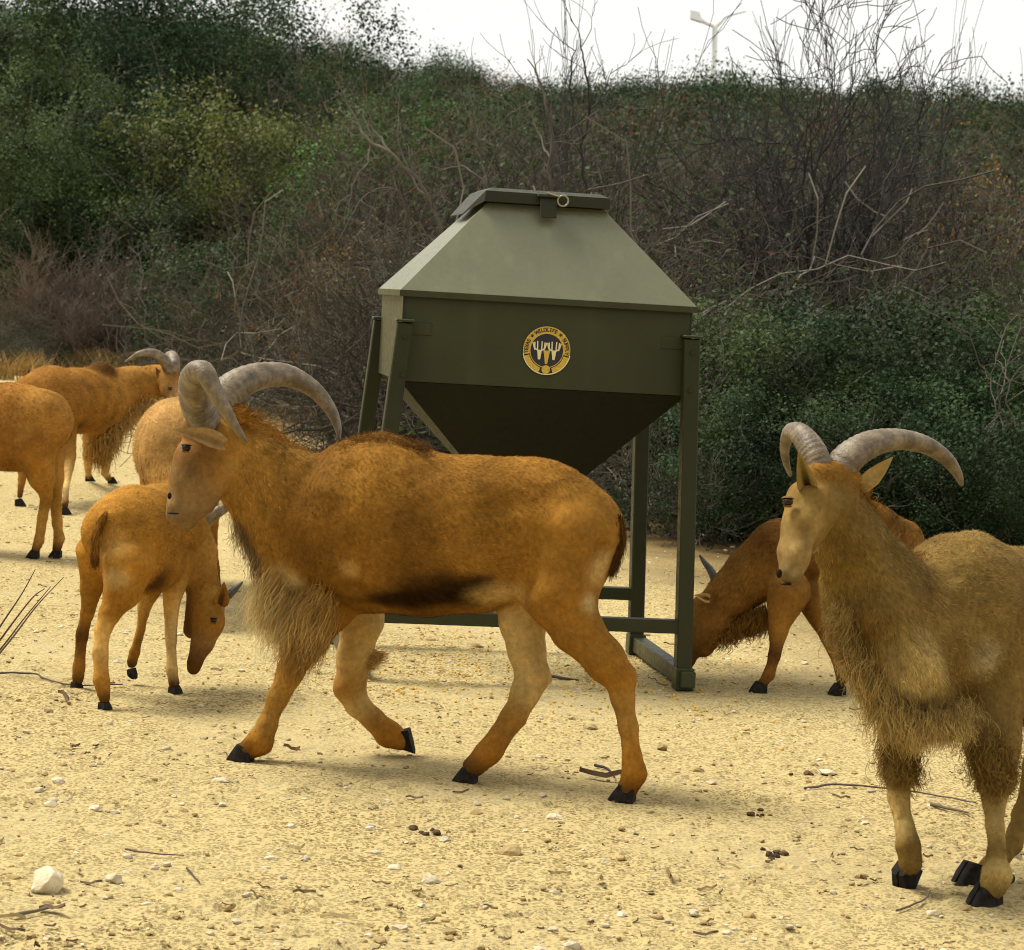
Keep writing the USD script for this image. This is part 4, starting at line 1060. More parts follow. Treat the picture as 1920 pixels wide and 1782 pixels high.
Dm.blob(401, 1163, 8.33, 12, (0.06, 0.03, 0.01), 0.8)
Dm.dewclaw(185, 1287, 8.0, 0.010)
Dm.mane('tail', [(200, 962, 8.02), (184, 985, 7.98), (179, 1020, 7.97), (180, 1040, 7.97)], 3740, (0.003, 0.008, 0.004), [(-0.3, -0.1, -1), (0.05, -0.05, -1)], (0.05, 0.05), [(0.20, 0.09, 0.024), (0.13, 0.055, 0.014)], root=LO, seed=36, sag=0.3, wave=0.003)

# C: the sheep facing the camera between the young one and the big ram, head down
Cm = Beast('sheep', 'pale pinkish brown sheep facing the camera behind the grazing young one, head lowered', 'sheep', at(330, 1000, 10.9) * [1, 1, 0], h=0.011)
CC1 = (0.32, 0.178, 0.055)
Cm.chain([(330, 842, 10.5, 90), (328, 840, 10.9, 94), (325, 842, 11.5, 92)], [CC1, CC1, TAWNY], k=0.06, lat=np.array([1.0, 0, 0]), s=0.82)
Cm.chain([(332, 880, 10.45, 72), (342, 950, 10.25, 48), (350, 990, 10.15, 40)], [CC1, TAWNY, TAWNY], k=0.04)
Cm.chain([(352, 985, 10.12, 38), (348, 1020, 10.0, 32), (342, 1060, 9.9, 22)], [TAWNY, UMBER, UMBER], k=0.02, fur=0.4)
e1, _ = Cm.leg([(380, 900, 30), (392, 965, 22), (397, 1020, 11), (404, 1070, 9.5), (406, 1100, 9.5)], (407, 1118), 10.5, [CC1, TAWNY, LD, LD, UMBER], k=0.03)
e2, _ = Cm.leg([(290, 900, 30), (285, 965, 22), (282, 1020, 11), (282, 1070, 9.5), (283, 1095, 9.5)], (283, 1112), 10.5, [CC1, TAWNY, LD, LD, UMBER], k=0.03)
e3, _ = Cm.leg([(300, 900, 34), (300, 960, 20), (302, 1010, 9), (302, 1065, 9)], (302, 1088), 11.5, TAWNY, k=0.03)
e4, _ = Cm.leg([(350, 900, 34), (352, 960, 20), (352, 1010, 9), (352, 1065, 9)], (352, 1090), 11.5, TAWNY, k=0.03)
Cm.build(bump=0.005, seed=8)
Cm.furcoat(30000 if FUR else 100, 0.02, 0.0012, seed=45)
for b in (e1, e2, e3, e4):
    Cm.hoof(b, (0, -1, 0), 0.75)
Cm.horn([(366, 1006, 10.1, 17), (378, 984, 10.06, 16), (398, 966, 10.04, 13), (418, 955, 10.06, 10), (440, 947, 10.1, 4)], ridges=10)
Cm.horn([(334, 1003, 10.1, 15), (322, 985, 10.12, 14), (303, 975, 10.2, 12), (288, 985, 10.3, 9), (280, 1000, 10.4, 3)], ridges=10)
Cm.ear((376, 1020, 10.1), (402, 1040, 10.08), 10, (0, -1, 0), TAWNY, UMBER)

# B: the horned sheep standing at the back, looking right
Bm = Beast('ram', 'brown ram with dark withers and curved horns standing behind at the left, facing right', 'ram', at(150, 800, 15.4) * [1, 1, 0], h=0.013)
RB, RB2 = (0.245, 0.108, 0.019), (0.30, 0.145, 0.030)
latB = nrm([0.25, 1, 0])
Bm.chain([(60, 752, 14.9, 52), (95, 750, 15.1, 64), (140, 752, 15.4, 62), (190, 748, 15.7, 60)], [RB, RB, RB, RB2], k=0.06, lat=latB, s=0.8)
Bm.chain([(165, 706, 15.5, 18), (188, 702, 15.6, 24), (208, 708, 15.7, 18)], UMBER, k=0.03, fur=1.5)
Bm.chain([(200, 745, 15.7, 55), (245, 728, 15.8, 42), (292, 715, 15.85, 32), (314, 712, 15.85, 27)], [RB2, RB2, RB2, RB], k=0.04)
Bm.chain([(312, 708, 15.8, 25), (322, 730, 15.7, 22), (334, 755, 15.6, 15)], [RB, (0.25, 0.12, 0.03), (0.3, 0.18, 0.07)], k=0.02, fur=0.4)
f1, _ = Bm.leg([(180, 790, 28), (167, 850, 13), (165, 884, 7), (167, 894, 7)], (168, 903), 15.6, [RB2, PALE, PALE, UMBER], k=0.03)
f2, _ = Bm.leg([(208, 785, 28), (199, 850, 14), (197, 886, 8), (204, 898, 7)], (210, 907), 15.8, [RB2, PALE, PALE, UMBER], k=0.03)
f3, _ = Bm.leg([(112, 790, 34), (130, 855, 14), (124, 912, 7), (122, 948, 7)], (122, 965), 15.2, [RB, TAWNY, PALE, UMBER], k=0.03)
f4, _ = Bm.leg([(70, 790, 34), (46, 858, 14), (41, 900, 8), (37, 930, 7)], (37, 949), 14.9, [RB, TAWNY, RB, UMBER], k=0.03)
Bm.blob(165, 806, 15.2, 26, STRIPE, 0.7, (np.array([1.0, 0, 0]), 2.2))
Bm.build(bump=0.005, seed=10)
Bm.furcoat(26000 if FUR else 100, 0.022, 0.0016, seed=55)
for b in (f1, f2, f3, f4):
    Bm.hoof(b, (1, 0.3, 0), 0.85)
Bm.horn([(318, 698, 15.75, 12), (307, 676, 15.7, 11.5), (286, 663, 15.65, 9.5), (262, 664, 15.6, 6.5), (248, 671, 15.6, 4), (235, 679, 15.6, 2)], ridges=12)
Bm.horn([(326, 700, 15.9, 12), (327, 680, 15.92, 12), (322, 667, 16.0, 10), (313, 668, 16.1, 6), (304, 680, 16.2, 2.5)], ridges=10)
Bm.ear((303, 712, 15.75), (293, 690, 15.72), 7, (0.4, -1, 0), GREY, UMBER)
Bm.eye(319, 729, 15.585, 0.013)
Bm.mane('throat_mane', [(285, 745, 15.8), (245, 770, 15.75), (215, 795, 15.7)], 3060, (0.03, 0.05, 0.03), [(0, 0, -1), (0, 0, -1)], (0.05, 0.10), [PALE, PALE], root=RB2, seed=56, width=0.003, sag=0.4)
Bm.mane('leg_chaps', [(210, 800, 15.72), (195, 830, 15.7), (180, 850, 15.65)], 2380, (0.04, 0.05, 0.04), [(0.1, 0, -1), (0, 0, -1)], (0.10, 0.08), [PALE, TAWNY2], root=TAWNY2, seed=57, width=0.003, sag=0.3)

# the sheep cut by the left edge: only its hindquarters are in the picture
Hm = Beast('sheep', 'tawny sheep cut off by the left edge, showing only its hindquarters', 'sheep', at(0, 900, 12.1) * [1, 1, 0], h=0.011)
latH = nrm([0.15, 1, 0])
Hm.chain([(-330, 800, 12.4, 80), (-180, 806, 12.3, 92), (-60, 803, 12.2, 90), (30, 800, 12.1, 83), (78, 790, 12.05, 66)], [RB, RB, RB, RB, RB2], k=0.06, lat=latH, s=0.75)
Hm.chain([(-330, 780, 12.4, 60), (-420, 720, 12.4, 45), (-470, 690, 12.4, 34), (-520, 720, 12.4, 20)], RB, k=0.04)
g1, _ = Hm.leg([(62, 830, 48), (78, 895, 27), (87, 930, 13), (80, 970, 10.5), (73, 1014, 10.5), (67, 1030, 10)], (62, 1047), 12.02, [RB, TAWNY, TAWNY, TAWNY2, TAWNY2, UMBER], k=0.03)
g2, _ = Hm.leg([(85, 830, 42), (98, 895, 23), (104, 934, 13), (107, 980, 10.5), (111, 1010, 11), (106, 1030, 10)], (104, 1046), 12.25, [RB, RB2, TAWNY, TAWNY2, TAWNY2, UMBER], k=0.03)
g3, _ = Hm.leg([(-310, 850, 34), (-312, 930, 18), (-312, 1000, 10)], (-314, 1052), 12.4, RB, k=0.03)
g4, _ = Hm.leg([(-330, 850, 34), (-345, 930, 18), (-350, 1000, 10)], (-352, 1046), 12.5, RB, k=0.03)
Hm.blob(-10, 880, 11.95, 34, STRIPE, 0.7, (np.array([1.0, 0, 0]), 2.0))
Hm.build(bump=0.005, seed=12)
Hm.furcoat(32000 if FUR else 100, 0.02, 0.0014, seed=65)
for b in (g1, g2, g3, g4):
    Hm.hoof(b, (-1, 0.1, 0), 0.8)

# G: the sheep grazing behind the feeder's front leg
Gm = Beast('sheep', 'brown sheep grazing behind the right front leg of the feeder', 'sheep', at(1500, 1100, 9.35) * [1, 1, 0], h=0.010)
GB, GB2 = (0.135, 0.062, 0.012), (0.205, 0.10, 0.022)
latG = nrm([-0.25, 1, 0])
Gm.chain([(1688, 1020, 9.6, 54), (1618, 1014, 9.5, 78), (1530, 1040, 9.4, 80), (1470, 1040, 9.32, 74)], [GB2, GB, GB, GB], k=0.06, lat=latG, s=0.8)
Gm.chain([(1455, 1045, 9.32, 66), (1415, 1075, 9.32, 56), (1370, 1115, 9.32, 46), (1336, 1142, 9.32, 38)], [GB, GB2, GB2, GB2], k=0.04)
Gm.chain([(1325, 1150, 9.32, 38), (1302, 1192, 9.3, 32), (1283, 1238, 9.28, 20), (1279, 1250, 9.28, 17)], [GB2, GB, UMBER, UMBER], k=0.02, fur=0.4)
Gm.chain([(1345, 1165, 9.32, 36), (1320, 1215, 9.3, 20)], [GB2, GB2], k=0.03)
h1, _ = Gm.leg([(1478, 1110, 46), (1460, 1180, 20), (1452, 1230, 11.5), (1441, 1266, 12.5), (1430, 1282, 11)], (1422, 1299), 9.2, [GB2, TAWNY, UMBER, LD, UMBER], k=0.03)
h2, _ = Gm.leg([(1525, 1110, 44), (1556, 1195, 19), (1572, 1245, 11), (1578, 1276, 12)], (1570, 1302), 9.35, [GB2, TAWNY, TAWNY, UMBER], k=0.03)
h3, _ = Gm.leg([(1690, 1070, 46), (1700, 1150, 22), (1712, 1200, 12), (1705, 1260, 11)], (1700, 1300), 9.5, GB, k=0.03)
h4, _ = Gm.leg([(1670, 1070, 46), (1660, 1150, 22), (1668, 1200, 12), (1660, 1250, 11)], (1655, 1285), 9.6, GB, k=0.03)
Gm.blob(1440, 1000, 9.2, 40, UMBER, 0.5)
Gm.blob(1540, 1110, 9.2, 40, UMBER, 0.7)
Gm.build(bump=0.005, seed=14)
Gm.furcoat(36000 if FUR else 100, 0.019, 0.0012, seed=75)
for b in (h1, h2, h3, h4):
    Gm.hoof(b, (-1, -0.2, 0), 0.8)
Gm.horn([(1336, 1112, 9.3, 11), (1340, 1090, 9.32, 9), (1332, 1070, 9.36, 7.5), (1320, 1054, 9.4, 5), (1312, 1042, 9.42, 2)], 'horn_dark', ridges=10)
Gm.ear((1330, 1124, 9.25), (1306, 1116, 9.2), 9, (-0.2, -1, 0.3), PALE, UMBER)
Gm.mane('throat_mane', [(1350, 1190, 9.3), (1395, 1165, 9.3), (1440, 1150, 9.28)], 3060, (0.02, 0.03, 0.02), [(-0.2, 0, -1), (0, 0, -1)], (0.03, 0.055), [GB2, GB2], seed=76, width=0.0025, sag=0.3)
# ------------------------------------------------------------------ plants
def rot_about(v, ax, a):
    return v * math.cos(a) + np.cross(ax, v) * math.sin(a) + ax * (ax @ v) * (1 - math.cos(a))

RMIN = [0.0022]
def grow(rg, p, d, ln, r, lev, top, out, kids, spread, wig, up, shrink=0.62, tips=None):
    n = 7 if lev == 0 else 5 if lev < top else 4
    P = [np.array(p, float)]
    q = np.array(d, float)
    for _ in range(n - 1):
        q = nrm(q + wig * rg.normal(size=3) + np.array([0, 0, up]))
        P.append(P[-1] + q * ln / (n - 1))
    P = np.array(P)
    out.append((P, np.maximum(np.linspace(r, r * (0.6 if lev < top else 0.4), n), RMIN[0]), lev))
    if tips is not None and lev >= top - 1:
        tips.append(P)
    if lev >= top:
        return
    k = kids[min(lev, len(kids) - 1)]
    k = int(rg.integers(k[0], k[1] + 1))
    for c in range(k):
        t = 1.0 if c == 0 else rg.uniform(0.3, 0.95)
        x = t * (n - 1)
        i0 = min(int(x), n - 2)
        b = P[i0] + (P[i0 + 1] - P[i0]) * (x - i0)
        dd = nrm(P[i0 + 1] - P[i0])
        ax = nrm(np.cross(dd, rg.normal(size=3)))
        nd = rot_about(dd, ax, spread * rg.uniform(0.5, 1.3))
        rr = r * (1 - 0.45 * t) * (0.75 if c == 0 else 0.58)
        grow(rg, b, nd, ln * shrink * rg.uniform(0.7, 1.25), max(rr, 0.0022), lev + 1, top, out, kids, spread, wig, up, shrink, tips)

def sticks(segs):
    return join([tube(P, R, 6 if l == 0 else 4 if l == 1 else 3, cap=(l <= 1)) for P, R, l in segs])

def leaves(rg, C, size, outward=None, aspect=1.6, spin=1.0):
    """one four-cornered leaf at each row of C"""
    n = len(C)
    a = nrm_rows(rg.normal(size=(n, 3)) + (0 if outward is None else 0.4 * outward))
    nn = nrm_rows(rg.normal(size=(n, 3)) * spin + (np.array([0, 0, 0.5]) if outward is None else outward * 1.0 + np.array([0, 0, 0.35])))
    s = nrm_rows(np.cross(a, nn))
    a = nrm_rows(np.cross(nn, s))
    L = size * rg.uniform(0.6, 1.35, n)[:, None]
    V = np.stack([C - a * L * 0.5, C + s * L / aspect / 2 + nn * L * 0.08, C + a * L * 0.5, C - s * L / aspect / 2 + nn * L * 0.08], 1).reshape(-1, 3)
    k = np.arange(n)[:, None] * 4
    F = np.vstack([k + [[0, 1, 2]], k + [[0, 2, 3]]])
    N = np.repeat(nrm_rows(nn + (0 if outward is None else outward * 0.6)), 4, 0)
    return V, F, N

PROTO = {}
def proto(name, parts):
    """a class prim with its parts: (part name, (v, f[, n]), material)"""
    c = stage.CreateClassPrim(f'/World/Looks/plant_{name}')
    top = 0
    for pn, g, m in parts:
        raw_mesh(numbered(f'{c.GetPath()}/{pn}'), g[0], g[1], M[m], g[2] if len(g) > 2 else None)
        top = max(top, float(np.percentile(g[0][:, 2], 99.7)))
    PROTO[name] = (c.GetPath(), top, parts)

def plant(kind, name, label, catg, px, top_py, Y, rz=0, wide=1.0, group=None, base=None, sink=0.05):
    """a plant whose foot stands at the distance Y below px and whose top shows at top_py"""
    path, h, _ = PROTO[kind]
    x = at(px, 700, Y)[0]
    z = gz1(x, Y) - sink
    s = (at(px, top_py, Y)[2] - z) / h
    t = thing(name, label, catg, (x, Y, z), rz, (s * wide, s * wide, s), group)
    t.GetReferences().AddInternalReference(path)
    t.SetInstanceable(True)
    return t

def lumpy(rg, n, ext, center, hollow=0.45, lump=0.7):
    """clump centres in an uneven ellipsoid"""
    d = nrm_rows(rg.normal(size=(n, 3)))
    rr = rg.uniform(hollow, 1, n) ** 0.6
    k = 1 + lump * (meshkit.fbm(d * 1.7 + rg.uniform(0, 50), 3, 7) - 0.5) * 2
    return d * (rr * k)[:, None] * np.asarray(ext) + np.asarray(center), d

def leafy(name, seed, m, H, W, clumps, per, leaf, spread, trunk=True, low=0.12, bark='bark', stick_top=3, crown_kids=((4, 6), (3, 4), (2, 3)), bare=False, hollow=0.55):
    rg = np.random.default_rng(seed)
    C, d = lumpy(rg, clumps, (W / 2, W / 2, H * (1 - low) / 2), (0, 0, H * (0.5 + low / 2)), hollow)
    C[:, 2] = np.clip(C[:, 2], 0.06 * H, None)
    cs = np.repeat(C, per, 0) + rg.normal(size=(clumps * per, 3)) * spread * np.repeat(rg.uniform(0.6, 1.3, clumps), per)[:, None]
    out = nrm_rows(cs - np.repeat(C, per, 0) * 0.55 - np.array([0, 0, H * 0.22]))
    segs = []
    for k in range(1 if trunk else 5):
        an = rg.uniform(0, 6.28)
        dd = nrm([0.15 * rg.normal(), 0.15 * rg.normal(), 1]) if trunk else nrm([0.7 * math.cos(an), 0.7 * math.sin(an), 0.8])
        grow(rg, (0, 0, -0.1), dd, H * (0.34 if trunk else 0.45), (0.035 if trunk else 0.014) * H, 0, stick_top, segs, list(crown_kids), 0.7, 0.16, 0.08, 0.72)
    proto(name, [('trunk' if trunk else 'stem', sticks(segs), bark), ('crown', leaves(rg, cs, leaf, out), m)])

def bare(name, seed, m, H, stems, top, kids, spread=0.6, wig=0.2, up=0.06, r=0.012, lean=0.55, shrink=0.66, leaf=None, leaf_m=None, leaf_n=0):
    rg = np.random.default_rng(seed)
    segs, tips = [], []
    for k in range(stems):
        an = rg.uniform(0, 6.28)
        l = lean * rg.uniform(0.3, 1.2)
        grow(rg, (0.08 * H * rg.normal(), 0.08 * H * rg.normal(), -0.05), nrm([l * math.cos(an), l * math.sin(an), 1]), H * 0.42 * rg.uniform(0.7, 1.15), r * H, 0, top, segs, kids, spread, wig, up, shrink, tips)
    for i, (P, R, l) in enumerate(segs):
        P[:, 2] = np.maximum(P[:, 2], -0.05)
    parts = [('branches', sticks(segs), m)]
    if leaf:
        T = np.vstack(tips)
        C = T[rg.integers(0, len(T), leaf_n)] + rg.normal(size=(leaf_n, 3)) * leaf * 1.2
        parts.append(('leaves', leaves(rg, C, leaf), leaf_m))
    proto(name, parts)

leafy('oak', 101, 'leaf_dark', 7.5, 6.4, 100, 280, 0.095, 0.34, low=0.22)
leafy('evergreen', 102, 'leaf_mid', 6.5, 4.6, 85, 300, 0.088, 0.29, low=0.04)
leafy('evergreen_b', 103, 'leaf_dark', 6.0, 5.0, 85, 300, 0.088, 0.30, low=0.04)
leafy('open_oak', 104, 'leaf_dark', 7.5, 6.0, 85, 80, 0.10, 0.26, low=0.34, stick_top=4)
leafy('yellow_bush', 105, 'leaf_yellow', 3.2, 3.6, 130, 120, 0.058, 0.17, trunk=False, low=0.03)
leafy('bright_bush', 106, 'leaf_bright', 3.2, 3.2, 130, 120, 0.058, 0.17, trunk=False, low=0.03)
leafy('dark_bush', 107, 'leaf_dark', 1.9, 2.5, 85, 210, 0.042, 0.12, trunk=False, hollow=0.7, low=0.02)
leafy('dark_bush_b', 108, 'leaf_mid', 1.9, 2.3, 85, 210, 0.040, 0.115, trunk=False, hollow=0.7, low=0.02)
leafy('grey_bush', 109, 'leaf_grey', 1.7, 2.2, 80, 60, 0.045, 0.12, trunk=False, low=0.02, bark='twig_grey', stick_top=4, crown_kids=((4, 6), (3, 5), (2, 4)))
K3 = [(4, 6), (3, 5), (3, 4), (2, 4)]
bare('brown_shrub', 201, 'twig_brown', 2.2, 9, 4, K3, 0.65, 0.34)
bare('brown_shrub_b', 202, 'twig_brown', 2.2, 10, 4, K3, 0.75, 0.36, leaf=0.04, leaf_m='leaf_rust', leaf_n=160)
bare('brown_shrub_c', 203, 'twig_brown', 2.2, 9, 4, K3, 0.7, 0.34, leaf=0.045, leaf_m='leaf_mid', leaf_n=2200)
bare('red_shrub', 204, 'twig_red', 2.2, 12, 4, K3, 0.55, 0.16, up=0.1)
bare('grey_shrub', 205, 'twig_grey', 1.6, 8, 4, [(4, 5), (3, 4), (2, 4), (2, 3)], 0.75, 0.26, leaf=0.03, leaf_m='leaf_grey', leaf_n=1600)
RMIN[0] = 0.0048
bare('bare_tree', 206, 'twig_dark', 4.5, 5, 4, [(4, 5), (4, 6), (3, 5), (2, 4)], 0.62, 0.20, up=0.06, r=0.013, lean=0.55, shrink=0.66)
bare('bare_tree_b', 207, 'twig_dark', 4.5, 3, 4, [(2, 4), (3, 4), (2, 3), (2, 3)], 0.5, 0.17, up=0.12, r=0.0085, lean=0.35, shrink=0.70)
bare('pale_shrub', 209, 'twig_grey', 2.4, 6, 3, [(2, 3), (2, 3), (2, 3)], 0.8, 0.34, up=0.02, r=0.007, lean=0.8, shrink=0.72)
RMIN[0] = 0.0022
bare('gold_bush', 208, 'twig_grey', 1.2, 6, 3, [(4, 5), (3, 4), (2, 3)], 0.6, 0.2, leaf=0.024, leaf_m='leaf_gold', leaf_n=2600)

def grass(name, seed, n, H, W, m='dry_grass'):
    rg = np.random.default_rng(seed)
    parts = []
    B = rg.normal(size=(n, 2)) * W * 0.3
    for b in B:
        an = rg.uniform(0, 6.28); l = rg.uniform(0.1, 0.7); h = H * rg.uniform(0.5, 1.15)
        t = np.linspace(0, 1, 4)
        P = np.stack([b[0] + math.cos(an) * l * h * t ** 1.7, b[1] + math.sin(an) * l * h * t ** 1.7, h * t * (1 - 0.2 * l * t)], 1)
        parts.append(tube(P, np.linspace(0.006, 0.0015, 4) * H / 0.5, 3, cap=False))
    proto(name, [('blades', join(parts), m)])
grass('tuft', 301, 150, 0.55, 0.5)
grass('tuft_b', 302, 120, 0.7, 0.6)

# ---- trees and brush on the left
T_ = plant
ev = [(40, -70, 47, 'evergreen'), (175, -120, 50, 'oak'), (300, -60, 55, 'evergreen_b'), (100, 110, 43, 'evergreen'), (250, 150, 44, 'evergreen_b'), (-40, 160, 41, 'evergreen'), (410, -50, 60, 'evergreen_b'), (335, -10, 52, 'evergreen')]
lab = ['tall mid green evergreen tree in the upper left corner', 'broad dark oak rising above the other trees at the upper left', 'dark tree behind the leftmost evergreens, reaching the top edge',
       'lower mid green evergreen tree in front of the upper left trees', 'dark bushy tree behind the yellow green bush at the left', 'lighter green tree cut by the left edge', 'dark tree left of the open oak on the skyline', 'mid green tree between the broad oak and the skyline oak']
for k, (px, ty, Y, kd) in enumerate(ev):
    T_(kd, 'evergreen_tree', lab[k], 'tree', px, ty, Y, 37 * k, group='evergreen trees at the upper left')
T_('open_oak', 'oak_tree', 'open crowned dark oak with limbs showing against the white sky', 'tree', 505, -130, 56, 20)
T_('yellow_bush', 'yellow_green_bush', 'yellow green bush below the skyline oak', 'bush', 440, 165, 42, 0)
T_('yellow_bush', 'yellow_green_bush', 'smaller yellow green bush beside the bright green one', 'bush', 560, 195, 41, 130)
T_('bright_bush', 'green_bush', 'bright green bush behind the pale leaning dead branches', 'bush', 700, 170, 38, 0)
T_('bright_bush', 'green_bush', 'deep green bush low behind the dead branches', 'bush', 640, 320, 33, 80)
T_('dark_bush_b', 'green_bush', 'dark green bush between the left trees and the reddish thicket', 'bush', 330, 330, 41, 80, wide=1.2)
T_('dark_bush', 'green_bush', 'very dark bush at the foot of the left trees', 'bush', 180, 330, 42, 10, wide=1.2)
T_('dark_bush_b', 'green_bush', 'green bush low at the left edge above the herd', 'bush', 20, 420, 41, 50, wide=1.1)
T_('dark_bush', 'green_bush', 'dark bush above the horns of the walking ram', 'bush', 480, 400, 34, 200, wide=1.2)
for k, (px, ty, Y) in enumerate([(100, 450, 38.5), (205, 425, 38), (290, 455, 37), (150, 510, 36.5), (20, 530, 37.5)]):
    T_('red_shrub', 'reddish_shrub', ['reddish brown leafless shrub left in the thicket above the herd', 'largest reddish brown leafless shrub above the horned ram at the back', 'reddish brown leafless shrub at the right end of the thicket',
        'low reddish brown shrub just above the backs of the left sheep', 'reddish brown shrub at the left edge'][k], 'shrub', px, ty, Y, 70 * k, 1.5, group='reddish leafless thicket at the left')
for k, (px, ty, Y, kd) in enumerate([(380, 490, 36, 'grey_bush'), (470, 520, 33, 'brown_shrub_c'), (560, 500, 31, 'grey_shrub'), (650, 470, 29, 'brown_shrub_c'), (400, 590, 33, 'brown_shrub_c'), (520, 610, 30, 'grey_bush'), (610, 600, 28.5, 'grey_shrub'), (690, 590, 27.5, 'grey_bush'), (330, 580, 37, 'brown_shrub_b'), (720, 480, 28, 'brown_shrub'), (245, 590, 39, 'grey_bush'), (30, 590, 37, 'grey_bush'), (90, 600, 36.5, 'brown_shrub_c'), (150, 600, 37, 'grey_bush'), (-20, 570, 36, 'brown_shrub_c'), (200, 610, 37, 'brown_shrub_b'), (-25, 615, 34, 'grey_bush'), (20, 625, 33.5, 'brown_shrub_c'), (60, 630, 34.5, 'grey_bush')]):
    T_(kd, 'scrub_bush', {'grey_bush': 'grey green bush', 'brown_shrub_c': 'green flecked twiggy bush', 'grey_shrub': 'pale grey twiggy bush', 'brown_shrub_b': 'rust flecked bush', 'brown_shrub': 'bare brown bush'}[kd] + (' low at the left edge' if px < 60 else ' above the backs of the left herd' if px < 260 else ' between the two horned rams' if px < 420 else ' above the long horn of the walking ram' if px < 640 else ' just left of the feeder') + (', nearer one' if Y < 33 else ''), 'shrub', px, ty, Y, 53 * k, 1.2, group='grey green scrub bushes left of the feeder')
T_('gold_bush', 'golden_bush', 'small bush with golden dry leaves left of the feeder roof', 'bush', 645, 385, 27, 0)
T_('gold_bush', 'golden_bush', 'orange leaved bush at the right edge on the hillside', 'bush', 1895, 265, 27, 90, wide=0.8)

# ---- the brown leafless thicket behind the feeder, rows going up the slope
rgb = np.random.default_rng(77)
kinds = ['brown_shrub', 'brown_shrub_b', 'brown_shrub_c', 'brown_shrub_c']
for Y, top, n, x0, x1 in ((18.5, 470, 9, 760, 1960), (21, 420, 10, 720, 1990), (24, 360, 11, 700, 2000), (28, 300, 12, 700, 2000), (33, 255, 13, 680, 2000), (39, 215, 13, 660, 2000)):
    for px in np.linspace(x0, x1, n):
        kd = kinds[int(rgb.integers(0, 4))]
        look_ = {'brown_shrub': 'leafless shrub', 'brown_shrub_b': 'rust leaved shrub', 'brown_shrub_c': 'sparse green leaved shrub'}[kd]
        row = {18.5: 'nearest', 21: 'second', 24: 'third', 28: 'fourth', 33: 'fifth', 39: 'topmost'}[Y]
        where = ('left of the feeder' if px < 830 else 'behind the roof\'s left half' if px < 1010 else 'behind the roof\'s right half' if px < 1180 else 'just right of the roof' if px < 1330 else
                 'above the right ram\'s left horn' if px < 1500 else 'above the long curved horn' if px < 1690 else 'above the right ram\'s back' if px < 1850 else 'at the right edge')
        T_(kd, 'leafless_shrub', f'{look_}, {row} row of the thicket, {where}', 'shrub', px + rgb.uniform(-40, 40), top + rgb.uniform(-35, 45) + (px - 1300) * 0.05, Y + rgb.uniform(-1.2, 1.2), rgb.uniform(0, 360), rgb.uniform(0.9, 1.3), group='brown thicket on the slope behind the feeder')
for k, (px, ty, Y) in enumerate([(1230, 430, 18.2), (1480, 330, 20), (1700, 300, 21), (1830, 400, 19), (1340, 270, 23), (790, 380, 20), (590, 500, 27), (1130, 310, 20.5)]):
    T_('pale_shrub', 'pale_twigs', 'pale dead shrub with crossing limbs, ' + ['right of the roof', 'above the right ram', 'above the long horn, lower one', 'above the back of the right ram', 'high on the slope right of the roof', 'left of the roof', 'above the horns of the walking ram', 'behind the feeder lid'][k], 'shrub', px, ty, Y, 71 * k, 1.15, group='pale dead shrubs in the brown thicket')
for k, (px, ty, Y, kd, lb) in enumerate([
    (1010, -15, 20.5, 'bare_tree_b', 'bare dark sapling rising straight above the feeder lid'), (1105, 15, 22, 'bare_tree_b', 'bare sapling right behind the feeder, forked against the sky'),
    (1655, -45, 23, 'bare_tree', 'big bare tree spreading dark twigs against the sky at the right'),
    (1720, 10, 25, 'bare_tree_b', 'bare tree with long thin limbs right of the big one'), (1850, 95, 24, 'bare_tree_b', 'bare tree leaning towards the right edge'),
    ]):
    T_(kd, 'bare_tree', lb, 'tree', px, ty, Y, 67 * k + 20, 0.72)

# ---- dark green bushes on the right
dk = [(1405, 560, 15.8, 'dark_bush_b', 'dark green bush just right of the feeder tank'), (1545, 545, 16.6, 'dark_bush', 'dark green bush behind the horns of the right ram'), (1690, 560, 16.4, 'dark_bush', 'tall dark green bush right of the horns of the right ram'),
      (1850, 500, 17.0, 'dark_bush_b', 'lighter green bush at the right edge above the dark ones'), (1380, 720, 15.0, 'dark_bush', 'low dark bush beside the right front leg of the feeder'), (1500, 690, 15.2, 'dark_bush_b', 'low green bush above the left horn of the right ram'),
      (1630, 700, 15.0, 'dark_bush', 'low dark bush between the two horns of the right ram'), (1770, 690, 15.2, 'dark_bush', 'low dark bush right of the curved horn'), (1910, 680, 15.0, 'dark_bush', 'low dark bush cut by the right edge'),
      (1830, 800, 14.6, 'dark_bush', 'darkest low bush above the back of the right ram')]
for k, (px, ty, Y, kd, lb) in enumerate(dk):
    T_(kd, 'dark_green_bush', lb, 'bush', px, ty, Y, 41 * k, 1.1, group='dark green bushes behind the right ram')
for k, (px, ty, Y, lb) in enumerate([(1245, 770, 15.3, 'grey twiggy shrub seen between the two right legs of the feeder'), (1330, 800, 14.8, 'grey twiggy shrub right of the front leg of the feeder'), (1150, 860, 16.5, 'grey twiggy shrub under the hopper of the feeder'), (1310, 600, 16.5, 'pale grey twiggy shrub touching the right side of the tank')]):
    T_('grey_shrub', 'grey_shrub', lb, 'shrub', px, ty, Y, 77 * k)
for k, (px, ty, Y) in enumerate([(1180, 920, 15.9), (1100, 905, 17.0), (880, 790, 24), (800, 770, 26), (740, 765, 27)]):
    T_('brown_shrub_b', 'low_shrub', 'low brown twiggy shrub at the edge of the yard behind the feeder', 'shrub', px, ty, Y, 90 * k, 1.2, group='low brown shrubs along the edge of the yard')

